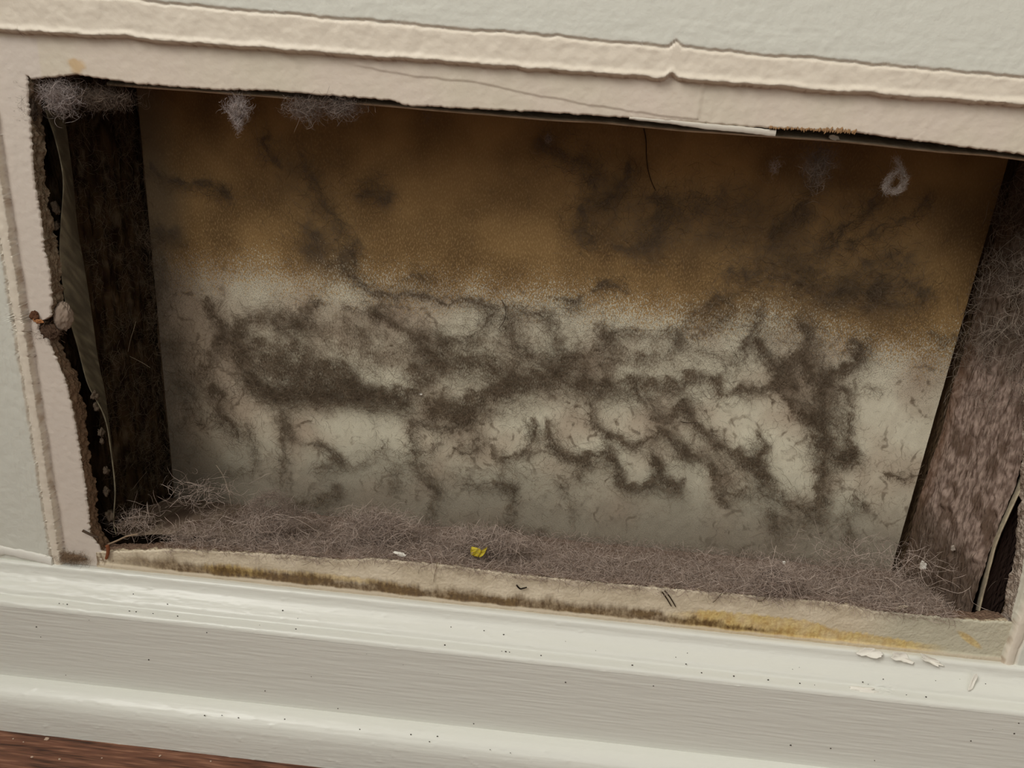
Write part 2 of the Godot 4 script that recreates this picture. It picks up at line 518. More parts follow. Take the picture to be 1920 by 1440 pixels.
func build_wall() -> void:
	var wall := struct("wall_front", "cream painted wall around the open recess, thick old paint ridge where a grille was", "wall")
	var ends_l := steps(-900, -420, 130)
	var ends_r := steps(420, 1500, 160)
	var xs := joined([ends_l, steps(-420, -330, 3.0), steps(-330, 330, 1.1), steps(330, 420, 6.0), ends_r])
	# above the recess
	var ts := joined([[0.0, 0.25, 0.6, 1.0], steps(1.0, 46, 0.5), steps(46, 130, 4.0), steps(130, 2002, 150)])
	part("painted_face", surf(xs, ts, func(x, t):
		var lo := lip(x)
		var v: float = lo + t * (1994.0 - lo) / 2002.0 if t > 130 else lo + t
		var round_ := 0.7 * pow(maxf(0.0, 1.0 - t / 0.9), 2.0)
		return Vector3(x, v, wall_z(x, v) - round_), func(x, t, q): return wall_color(x, q.y, q)), mats.wall_paint, wall)
	# left of it
	var vs := joined([steps(-302, -6.5, 0.8)])
	var ls := joined([[0.0, 0.3, 0.7], steps(0.7, 42, 0.5), steps(42, 140, 3.0), steps(140, 630, 130)])
	part("painted_face", surf(ls, vs, func(t, v):
		var x: float = left_edge(v) - t
		var round_ := 0.8 * pow(maxf(0.0, 1.0 - t / 1.0), 2.0)
		return Vector3(x, v, wall_z(x, v) - round_), func(_t, v, q): return wall_color(q.x, v, q), true), mats.wall_paint, wall)
	# right of it
	var rs := joined([[0.0, 0.3, 0.7], steps(0.7, 22, 0.6), steps(22, 140, 6.0), steps(140, 1216, 160)])
	part("painted_face", surf(rs, steps(-302, -6.5, 1.2), func(t, v):
		var x: float = right_edge(v) + t
		var round_ := 0.8 * pow(maxf(0.0, 1.0 - t / 1.0), 2.0)
		return Vector3(x, v, wall_z(x, v) - round_), func(_t, v, q): return wall_color(q.x, v, q)), mats.wall_paint, wall)
	# the stained strip under it
	var bs := steps(0.0, 1.0, 1.0 / 64)
	part("stained_strip", surf(steps(-276, 291.5, 0.55), bs, func(x, t):
		var hi := sill_top(x)
		var v := lerpf(-303.0, hi, t)
		var edge := hi - v
		var z := -3.2 + 0.22 * nb.get_noise_2d(x * 1.2, v * 1.6) + 0.2 * na.get_noise_2d(x * 2.0, v * 2.0) - 0.8 * pow(maxf(0.0, 1.0 - edge / 1.1), 2.0)
		return Vector3(x, v, z + 1.0 * smoothstep(-297.5, -299.5, v)), func(x, _t, q): return sill_color(x, q.y)), mats.sill_paint, wall)
	# the broken thickness of the opening
	var deep := steps(0.0, 1.0, 1.0 / 14)
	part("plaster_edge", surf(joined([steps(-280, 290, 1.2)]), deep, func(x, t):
		var v := lip(x)
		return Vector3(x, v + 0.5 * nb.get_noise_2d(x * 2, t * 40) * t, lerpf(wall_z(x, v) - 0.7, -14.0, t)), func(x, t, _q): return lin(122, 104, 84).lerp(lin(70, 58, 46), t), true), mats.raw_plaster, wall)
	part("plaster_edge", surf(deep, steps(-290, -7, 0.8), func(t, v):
		var x := left_edge(v)
		var k := (1.3 * nb.get_noise_2d(v * 1.5, t * 30) + 0.9 * na.get_noise_2d(v * 2.5, t * 40)) * smoothstep(0.0, 0.25, t)
		var end := -13.5 + 3.2 * na.get_noise_1d(v * 1.2) + 1.5 * nb.get_noise_1d(v * 1.6)
		return Vector3(x + k, v, lerpf(wall_z(x, v) - 0.8, end, t)), func(t, v, _q):
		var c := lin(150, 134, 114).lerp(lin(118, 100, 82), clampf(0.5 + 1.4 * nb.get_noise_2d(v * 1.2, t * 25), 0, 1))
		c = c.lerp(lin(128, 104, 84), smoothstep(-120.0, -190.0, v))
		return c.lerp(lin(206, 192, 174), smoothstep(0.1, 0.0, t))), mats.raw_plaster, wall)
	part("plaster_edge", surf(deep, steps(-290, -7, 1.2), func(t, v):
		var x := right_edge(v)
		var k := (1.3 * nb.get_noise_2d(v * 1.5, t * 30 + 50) + 0.9 * na.get_noise_2d(v * 2.5, t * 40 + 50)) * smoothstep(0.0, 0.25, t)
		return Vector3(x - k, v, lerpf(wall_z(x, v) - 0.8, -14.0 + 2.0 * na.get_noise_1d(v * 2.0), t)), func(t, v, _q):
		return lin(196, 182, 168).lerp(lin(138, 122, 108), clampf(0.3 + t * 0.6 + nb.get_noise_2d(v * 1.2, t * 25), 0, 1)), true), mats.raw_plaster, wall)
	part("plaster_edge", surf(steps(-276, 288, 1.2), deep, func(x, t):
		var v := sill_top(x)
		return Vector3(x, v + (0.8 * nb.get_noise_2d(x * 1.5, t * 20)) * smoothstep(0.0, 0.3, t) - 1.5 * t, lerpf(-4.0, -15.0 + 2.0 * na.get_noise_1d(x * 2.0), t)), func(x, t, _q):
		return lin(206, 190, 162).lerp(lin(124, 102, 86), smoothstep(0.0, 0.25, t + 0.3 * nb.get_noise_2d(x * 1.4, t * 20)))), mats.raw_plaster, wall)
	# what the wall is made of behind its face
	var core := lin(96, 78, 60)
	part("wall_core", box(-900, 1500, 24, 1994, -140, -16, 1, core), mats.rough_wood, wall)
	part("wall_core", box(-900, -292, -FLOOR, 24, -140, -16, 1, core), mats.rough_wood, wall)
	part("wall_core", box(296, 1500, -FLOOR, 24, -140, -16, 1, core), mats.rough_wood, wall)
	part("wall_core", box(-292, 296, -FLOOR, 24, -140, -97, 1, core), mats.rough_wood, wall)
	part("wall_core", box(-292, 296, -FLOOR, -306, -97, -1, 1, core), mats.rough_wood, wall)
	# torn paper fibres under the lip, right of the middle
	var torn := []
	for k in 46:
		var x := lerpf(97.0, 138.0, k / 45.0) + rng.randf_range(-0.4, 0.4)
		var v := lip(x)
		var h := rng.randf_range(0.4, 1.7) * (1.0 if x > 120 else 0.6)
		torn.append(blob(Vector3(x, v + h * 0.25, -2.75), Vector3(rng.randf_range(0.25, 0.7), h, 0.4), 0.5, k, Basis(Vector3.BACK, rng.randf_range(-0.5, 0.3)), 6))
	var te := part("torn_edge", merge(torn), painted("torn_paper", lin(150, 118, 86).linear_to_srgb(), 0.95, 0.1), wall)
	meta(te, "brown torn paper edge under the upper lip")
	# the loose strip of white paint beside it
	var sa: Array = [28.6, -5.4, 46.9, -5.3, 67.8, -5.8, 86, -5.9, 100.3, -6.4]
	var sb: Array = [28.8, -6.6, 47.2, -7.3, 68.2, -8.5, 86.5, -8.9, 100.3, -9.4]
	part("paint_sliver", surf(steps(0.0, 1.0, 1.0 / 40), PackedFloat32Array([0.0, 0.06, 0.94, 1.0, 1.06, 1.94, 2.0]), func(u, w):
		var x: float = lerpf(sa[0], sa[8], u)
		var hi := along(sa, x)
		var lo := along(sb, x)
		var t: float = w if w <= 1.0 else 2.0 - w
		var z: float = (-3.2 if w > 0.03 and w < 0.97 else -3.8) if w < 1.0 else -4.8
		return Vector3(x, lerpf(hi, lo, t) + 0.25 * nb.get_noise_2d(x * 2, w * 9), z + 0.2 * na.get_noise_1d(x * 4)), no_color, true), tinted(lin(216, 210, 198), 0.5), wall)


func lip(x: float) -> float:
	if x < -277: return -8.0
	return along(lip_line, x) + 0.5 * nb.get_noise_1d(x * 2.5) + 0.3 * nc.get_noise_1d(x * 1.5)


func left_edge(v: float) -> float:
	return along(left_line, v, 1) + 0.7 * nb.get_noise_1d(v * 3.0 + 400) + 0.8 * nc.get_noise_1d(v * 1.4)


func right_edge(v: float) -> float:
	var x := along(right_line, v, 1) + 0.5 * nb.get_noise_1d(v * 3.0 + 900)
	return lerpf(x, 290.2, smoothstep(-269.5, -273.0, v))


func sill_top(x: float) -> float:
	return along(sill_line, x) + 0.5 * nb.get_noise_1d(x * 2.5 + 200) + 0.4 * nc.get_noise_1d(x * 1.2 + 70)


# ---------------------------------------------------------------- baseboard
func build_baseboard() -> void:
	# profiles run from the top down: v, z
	var cap := [-301.0, -3.0, -300.2, 0.6, -300.5, 2.4, -301.6, 3.2, -304.5, 3.6, -307.0, 4.6, -310.0, 7.6, -312.0, 11.0, -313.0, 12.8, -314.4, 13.7, -316.2, 14.4, -316.5, 17.2, -316.9, 20.3, -318.2, 21.4, -320.0, 21.7]
	var face := [-319.0, 21.2, -320.0, 21.5, -374.0, 21.5, -378.0, 21.5]
	var shoe := [-374.6, 21.0, -374.9, 24.0, -375.8, 27.5, -377.8, 31.0, -380.8, 33.6, -385.0, 35.2, -392.0, 36.0, -399.0, 36.2, -406.0, 36.2]
	var xs := joined([steps(-900, -440, 150), steps(-440, 340, 1.6), steps(340, 1500, 150)])
	var white := lin(222, 222, 214)
	var bb := struct("baseboard_front", "white glossy painted baseboard with a moulded cap under the recess", "baseboard")
	var sampled := func(p: Array, n: int) -> PackedVector2Array:
		var pts := PackedVector2Array()
		var len := 0.0
		for i in p.size() / 2 - 1: len += Vector2(p[i * 2 + 2] - p[i * 2], p[i * 2 + 3] - p[i * 2 + 1]).length()
		var at := 0.0
		var i := 0
		for k in n + 1:
			var want := len * k / n
			while i < p.size() / 2 - 2 and at + Vector2(p[i * 2 + 2] - p[i * 2], p[i * 2 + 3] - p[i * 2 + 1]).length() < want - 0.0001:
				at += Vector2(p[i * 2 + 2] - p[i * 2], p[i * 2 + 3] - p[i * 2 + 1]).length()
				i += 1
			var d := Vector2(p[i * 2 + 2] - p[i * 2], p[i * 2 + 3] - p[i * 2 + 1])
			pts.append(Vector2(p[i * 2], p[i * 2 + 1]) + d * clampf((want - at) / maxf(d.length(), 0.001), 0, 1))
		for pass_ in 2:
			var q := pts.duplicate()
			for j in range(1, n): pts[j] = (q[j - 1] + q[j] * 2.0 + q[j + 1]) / 4.0
		return pts
	var run := func(called: String, p: Array, n: int, kind: int, parent: Node) -> void:
		var pts: PackedVector2Array = sampled.call(p, n)
		part(called, surf(xs, steps(0, n, 1), func(x, k):
			var q := pts[int(k)]
			if x < -440 or x > 340: return Vector3(x, q.x, q.y)
			var dn := pts[mini(int(k) + 1, n)] - pts[maxi(int(k) - 1, 0)]
			var nrm := Vector2(dn.y, -dn.x).normalized()
			if nrm.y < 0: nrm = -nrm
			var h := 0.0
			if kind == 1: h = 0.11 * nb.get_noise_2d(x * 0.16 + q.x * 0.2, q.x * 5.0) + 0.06 * nc.get_noise_2d(x * 0.06, q.x * 2.5) + 0.12 * na.get_noise_2d(x * 0.4, q.x * 3.0)
			else: h = 0.12 * na.get_noise_2d(x * 0.6, k * 1.4) + 0.07 * nb.get_noise_2d(x * 0.4, k * 2.4) + 0.13 * pow(maxf(0.0, nb.get_noise_2d(x * 1.1 + 300, k * 1.4)), 3.0) * 4.0
			if kind == 0 and x < -205: h += 0.35 * smoothstep(-205, -260, x) * (nb.get_noise_2d(x * 0.5, q.y * 3.0) + 0.3)
			if kind == 0: h += 0.9 * smoothstep(1.0, 0.2, Vector2((x - 219.0) / 9.0, (q.x + 315.5) / 2.6).length()) * (0.4 + nc.get_noise_2d(x * 1.3, q.y * 4.0))
			return Vector3(x, q.x + nrm.x * h, q.y + nrm.y * h), func(_x, _k, _q): return white, true), mats.trim_paint, parent)
	run.call("cap_molding", cap, 64, 0, bb)
	run.call("face_board", face, 92, 1, bb)
	var tr := struct("trim_1", "white rounded shoe moulding between baseboard and brown floor", "trim")
	run.call("shoe_molding", shoe, 60, 2, tr)
	part("backing", box(-900, 1500, -FLOOR, -322, -1, 20.4, 0.5, white), mats.trim_paint, bb)


# ---------------------------------------------------------------- the recess
func ribbon(front: Array, back: Array, thick: float, n := 60, rough := 0.0) -> ArrayMesh:
	# a bent sheet between two edges, with real thickness
	var ws := PackedFloat32Array([0.0, 0.02, 0.25, 0.5, 0.75, 0.98, 1.0, 1.02, 1.25, 1.5, 1.75, 1.98, 2.0])
	return surf(steps(0.0, 1.0, 1.0 / n), ws, func(u, w):
		var a := spline(front, u)
		var b := spline(back, u)
		var t: float = w if w <= 1.0 else 2.0 - w
		var d := (spline(front, minf(u + 0.02, 1.0)) - spline(front, maxf(u - 0.02, 0.0)))
		var nrm := d.cross(b - a).normalized()
		var s := 0.5 if w > 0.0 and w < 1.0 else (-0.5 if w > 1.0 and w < 2.0 else 0.0)
		return a.lerp(b, t) + nrm * (s * thick + rough * na.get_noise_3d(a.x * 2, a.y * 2, t * 60)), func(u, w, q):
		var k := nb.get_noise_3d(q.x * 1.5, q.y * 1.5, q.z * 1.5) * 0.8 + 0.8 * nc.get_noise_3d(q.x, q.y, q.z)
		var t: float = w if w <= 1.0 else 2.0 - w
		return sheet_color.lerp(sheet_dust, clampf(0.45 + k + 0.5 * smoothstep(0.02, 0.3, t), 0, 1)))


var sheet_color := Color.WHITE
var sheet_dust := Color.WHITE


func p3(flat: Array, z: float) -> Array:
	var r := []
	for i in flat.size() / 2: r.append(Vector3(flat[i * 2], flat[i * 2 + 1], z))
	return r


const PX0 := -300.0
const PV0 := -320.0
const FW := 600
const FH := 360


func stroke(area: int, width: float, dense: float, pts: Array) -> void:
	# a strand or bank of dust on the back panel: width in mm, density 0..1
	strokes.append({"area": area, "w": width, "d": dense, "p": p3(pts, -90.0)})


func density(x: float, v: float) -> float:
	var fx := clampf(x - PX0, 0, FW - 1.001)
	var fv := clampf(v - PV0, 0, FH - 1.001)
	var i := int(fx)
	var j := int(fv)
	var a := fx - i
	var b := fv - j
	var k := j * FW + i
	return lerpf(lerpf(field[k], field[k + 1], a), lerpf(field[k + FW], field[k + FW + 1], a), b)


func splat() -> void:
	field.resize(FW * FH)
	for s in strokes:
		var n: int = s.p.size() - 1
		var length := 0.0
		for i in n: length += (s.p[i + 1] - s.p[i]).length()
		s.length = length
		var m := int(length / 0.8) + 2
		for k in m:
			var q := spline(s.p, float(k) / (m - 1))
			var w: float = s.w * 0.62 * (1.0 + 0.9 * nb.get_noise_2d(q.x * 1.3, q.y * 1.3 + s.w * 30))
			q.x += s.w * 0.5 * nb.get_noise_2d(q.x * 1.6 + 70, q.y * 1.6)
			q.y += s.w * 0.5 * nb.get_noise_2d(q.x * 1.6, q.y * 1.6 + 90)
			var d: float = s.d * (1.0 + 0.5 * na.get_noise_2d(q.x * 3, q.y * 3))
			var R := int(w * 2.0) + 1
			var ci := int(q.x - PX0)
			var cj := int(q.y - PV0)
			for j in range(maxi(cj - R, 0), mini(cj + R + 1, FH)):
				for i in range(maxi(ci - R, 0), mini(ci + R + 1, FW)):
					var r2 := (pow(i + PX0 - q.x, 2) + pow(j + PV0 - q.y, 2)) / maxf(w * w, 0.3)
					var g := d * exp(-r2)
					var at := j * FW + i
					if g > field[at]: field[at] = g


func panel_texture() -> ImageTexture:
	# raw brown board, whitewashed below a ragged speckled edge; dust has settled on it in nets
	var W := 2048
	var H := 1216
	var data := PackedByteArray()
	data.resize(W * H * 3)
	var brown := Vector3(160, 130, 86)
	var gold := Vector3(214, 182, 132)
	var dark := Vector3(116, 92, 60)
	var white := Vector3(222, 216, 194)
	var rose := Vector3(172, 152, 132)
	var dust := Vector3(90, 77, 62)
	var dust_shade := Vector3(116, 107, 94)  # tone for settled dust and for the shade at the left end
	var k := 0
	for j in H:
		var v := 40.0 - 350.0 * j / H
		for i in W:
			var x := -300.0 + 590.0 * i / W
			var low := na.get_noise_2d(x * 0.7, v * 0.7)
			var mid := nb.get_noise_2d(x * 0.9, v * 0.9)
			var fleck := nc.get_noise_2d(x * 2.5, v * 1.05)
			var spot := nc.get_noise_2d(x * 4.5 + 200.0, v * 3.2)
			var edge: float = v - along(wash_line, x) + 9.0 * low + 3.0 * mid
			var wash := smoothstep(2.5, -2.5, edge + fleck * 30.0 + spot * 8.0)
			var c := brown.lerp(dark, clampf(0.35 + low, 0.0, 1.0))
			c = c.lerp(gold, clampf(fleck * 1.5, 0.0, 1.0) * clampf(0.75 - edge * 0.006, 0.15, 0.75))
			var w := white.lerp(rose, clampf(0.15 + low * 0.8 + 0.5 * smoothstep(-120.0, -270.0, x), 0.0, 0.7))
			w = w.lerp(rose * 0.62, smoothstep(0.05, 0.5, spot) * clampf(0.95 + edge * 0.018, 0.15, 0.95))
			c = c.lerp(w, wash)
			var f := density(x + mid * 4.0 + low * 6.0 + fleck * 1.2, v + low * 6.0 - mid * 3.5 + fleck * 1.2)
			var grit := 0.6 * mid + 0.5 * fleck + 0.35 * spot
			var web := nr.get_noise_2d(x * 1.15 + mid * 3.0, v * 0.85)
			var fine_web := nr.get_noise_2d(x * 3.6 + mid * 5.0, v * 2.9 + 300.0)
			var thin := (smoothstep(0.6, 0.84, web) * 0.6 * smoothstep(-0.25, 0.25, low + 0.1) + smoothstep(0.5, 0.85, fine_web) * (0.26 + 0.8 * f) * smoothstep(-0.4, 0.2, mid + low)) * (0.25 + 0.75 * wash)
			var cover := f * (0.9 + 0.75 * grit)
			cover = clampf(smoothstep(0.02, 1.0, cover) * 0.88 * (1.0 + 0.5 * fleck), 0.0, 0.9)
			cover = maxf(cover, thin * (0.75 + 0.5 * grit))
			c = c.lerp(dust * (1.0 + 0.22 * grit), clampf(cover, 0.0, 0.95))
			# house dust towards the foot, laid on heavier to darken the lower board
			var foot := smoothstep(-222.0, -290.0, v + 14.0 * low + 5.0 * mid)
			c = c.lerp(dust_shade, foot * (0.68 + 0.25 * spot))
			c = c.lerp(dust_shade * 0.8, smoothstep(-235.0, -268.0, x + 14 * low) * 0.6)  # left end darkened: dust and the shade of that side put into the colour
			data[k] = int(clampf(c.x, 0, 255))
			data[k + 1] = int(clampf(c.y, 0, 255))
			data[k + 2] = int(clampf(c.z, 0, 255))
			k += 3
	return ImageTexture.create_from_image(Image.create_from_data(W, H, false, Image.FORMAT_RGB8, data))


var wash_line := [-278.3, -125.9, -219.7, -121.9, -169.2, -121.9, -126.3, -121, -83.8, -119.7, -41.6, -119.6, 3.8, -120.9, 56.3, -125.1, 101.3, -126.4, 134.3, -119.8, 172.3, -123.4, 207.7, -130.9, 262.1, -133]


func build_recess() -> void:
	list_strokes()
	splat()
	var m := StandardMaterial3D.new()
	m.resource_name = "back_board"
	m.albedo_texture = panel_texture()
	m.roughness = 0.8
	m.metallic_specular = 0.3
	var px := func(u: float, v: float) -> Vector3:
		return Vector3(u, v, -90.0 + 0.25 * nb.get_noise_2d(u * 1.2, v * 0.8) + 0.1 * nc.get_noise_2d(u * 1.5, v * 0.9))
	at_base(Vector3(-5, -303, -90))
	var us := steps(-268, 258, 1.4)
	var vs := steps(-303, 28, 1.4)
	var sheet := surf(us, vs, px, no_color)
	var a := sheet.surface_get_arrays(0)
	var uv: PackedVector2Array = a[Mesh.ARRAY_TEX_UV]
	for i in uv.size(): uv[i] = Vector2((uv[i].x + 300.0) / 590.0, (40.0 - uv[i].y) / 350.0)
	a[Mesh.ARRAY_TEX_UV] = uv
	var face := ArrayMesh.new()
	face.add_surface_from_arrays(Mesh.PRIMITIVE_TRIANGLES, a)
	org = Vector3.ZERO
	var bp := thing("back_board", "dusty board closing the back of the recess, bare brown above and whitewashed below", "board", Vector3(-5, -303, -90))
	part("board_face", face, m, bp)
	part("board_body", box(-268, 258, -303, 28, -96.5, -90.6, 0.3, lin(110, 80, 48)), mats.rough_wood, bp)

	# the two studs
	var sl := thing("wall_stud", "dark rough stud closing the left side of the recess, hung with cobweb", "stud", Vector3(-280, -305, -53))
	part("stud_face", surf(steps(-16, -96, 1.3), steps(-305, 24, 1.3), func(z, v):
		var q := 1.6 * na.get_noise_2d(z * 3.0, v * 0.5) + 1.0 * nb.get_noise_2d(z * 1.6, v * 0.5) + 0.5 * nb.get_noise_2d(z * 3, v * 3)
		if z > -58 and z < -50: q -= 2.2 * smoothstep(4.0, 2.0, absf(z + 54))
		return Vector3(-273.0 - (z + 92.0) * 0.2 + q, v, z), func(z, v, _q):
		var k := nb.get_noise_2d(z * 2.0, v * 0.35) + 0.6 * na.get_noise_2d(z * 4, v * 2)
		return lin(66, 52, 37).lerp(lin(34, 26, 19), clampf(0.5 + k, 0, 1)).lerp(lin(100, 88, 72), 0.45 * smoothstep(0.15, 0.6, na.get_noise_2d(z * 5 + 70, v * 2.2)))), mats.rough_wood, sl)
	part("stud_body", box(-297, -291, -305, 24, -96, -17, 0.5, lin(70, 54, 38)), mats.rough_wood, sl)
	var sr := thing("wall_stud", "rough greyish mauve stud closing the right side of the recess", "stud", Vector3(272, -305, -53))
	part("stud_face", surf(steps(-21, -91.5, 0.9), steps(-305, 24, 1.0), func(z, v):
		var q := 1.3 * na.get_noise_2d(z * 3.0 + 40, v * 0.5) + 0.55 * nb.get_noise_2d(z * 2.6, v * 0.9) + 0.3 * nc.get_noise_2d(z * 1.6, v * 0.7)
		q += 1.6 * smoothstep(0.35, 0.7, na.get_noise_2d(z * 2.0 + 90, v * 2.0))
		var corner := 3.0 * pow(maxf(0.0, 1.0 - (z + 91.5) / 3.0), 2.0)
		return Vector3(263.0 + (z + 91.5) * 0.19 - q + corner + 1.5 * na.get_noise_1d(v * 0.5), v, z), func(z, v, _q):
		var k := nb.get_noise_2d(z * 2.4, v * 0.8) + 0.8 * nc.get_noise_2d(z * 1.4, v * 0.5)
		var c := lin(166, 146, 134).lerp(lin(112, 94, 84), clampf(0.5 + k, 0, 1))
		c = c.lerp(lin(96, 78, 66), 0.8 * smoothstep(0.1, 0.45, na.get_noise_2d(z * 2.2 + 300, v * 1.7)))
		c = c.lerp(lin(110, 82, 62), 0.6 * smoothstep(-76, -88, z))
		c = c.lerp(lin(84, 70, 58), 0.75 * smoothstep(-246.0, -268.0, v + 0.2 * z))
		return c.lerp(lin(80, 68, 56), 0.7 * smoothstep(-150.0, -110.0, v + 10 * na.get_noise_2d(z * 3, v))), true), mats.rough_wood, sr)  # upper part darkened: shade below the lip put into the colour
	part("stud_body", box(281, 295, -305, 24, -96, -22, 0.5, lin(52, 42, 34)), mats.rough_wood, sr)  # body toned dark to stand for the shade of the gap

	# paper that lined the opening, come loose
	sheet_color = lin(142, 134, 112)
	sheet_dust = lin(96, 89, 76)
	var fl := p3([-277.9, -24.1, -274.2, -39.2, -272.6, -59.4, -277.3, -82.9, -280.7, -102.7, -281, -132.3, -277, -158, -273.8, -179.6, -266, -199.7, -264.5, -224.7, -265, -250.9, -268.7, -273.8, -268, -283.2], -14.0)
	var bl := p3([-280.6, -27.3, -280.3, -57.4, -281.3, -90.8, -279.9, -112.8, -278.9, -142.3, -278.6, -169.7, -276.7, -194.5, -276.8, -216.6, -277, -239.4, -278.2, -263.1, -281.1, -285.7, -280.4, -295.2], -34.0)
	var t := thing("liner_strip", "grey dusty strip of lining paper bowing along the left edge of the recess", "paper strip", Vector3(-270, -288, -24))
	part("paper_sheet", ribbon(fl, bl, 0.8, 110, 0.15), mats.paper, t)
	sheet_color = lin(206, 194, 166)
	sheet_dust = lin(170, 158, 138)
	var fr := p3([277.3, -157.3, 278.6, -173.1, 277.3, -186.8, 274.9, -205.2, 273.4, -223.3, 274.2, -242.4, 275.3, -259.7, 276.5, -274.3], -14.0)
	var br := p3([282.8, -164, 284.2, -182.3, 284.1, -196.6, 282.6, -215.7, 281.9, -234.6, 283.3, -254.6, 285, -272.7, 286.1, -286.4], -34.0)
	t = thing("liner_strip", "pale strip of lining paper curling away at the lower right corner of the recess", "paper strip", Vector3(270, -278, -24))
	part("paper_sheet", ribbon(fr, br, 0.9, 70, 0.3), mats.paper, t)
	sheet_color = lin(226, 214, 192)
	sheet_dust = lin(186, 174, 152)
	var ft := p3([-243, -9.2, -157.7, -8.9, -101.7, -9.1, -60.2, -9.5, -8.1, -9.8, 16.3, -9.3, 56.9, -10, 103.6, -9.6, 141.9, -9.6, 181.5, -10.7, 207.6, -10.7, 236.4, -11.9], -15.0)
	var bt := []
	for q in ft: bt.append(Vector3(q.x, q.y + 9.0, -44.0))
	t = thing("liner_strip", "thin pale edge of lining under the upper lip, parted from it by a black gap", "paper strip", Vector3(0, -14, -38))
	part("paper_sheet", ribbon(ft, bt, 1.7, 120, 0.15), mats.paper, t)
	sheet_color = lin(150, 134, 116)
	sheet_dust = lin(104, 88, 76)
	var fb := p3([-271.5, -279.5, -268.9, -285.6, -262.7, -287.3, -254.6, -285.5, -241.5, -283.2, -212.9, -281.5, -188.1, -281.8, -174.1, -284.2], -19.0)
	var bb := []
	for q in fb: bb.append(Vector3(q.x * 1.0, -297.0, -88.0))
	t = thing("liner_strip", "dusty sheet lining the left end of the recess floor behind a black gap", "paper strip", Vector3(-210, -299, -53))
	part("paper_sheet", ribbon(fb, bb, 0.8, 120, 0.4), mats.paper, t)


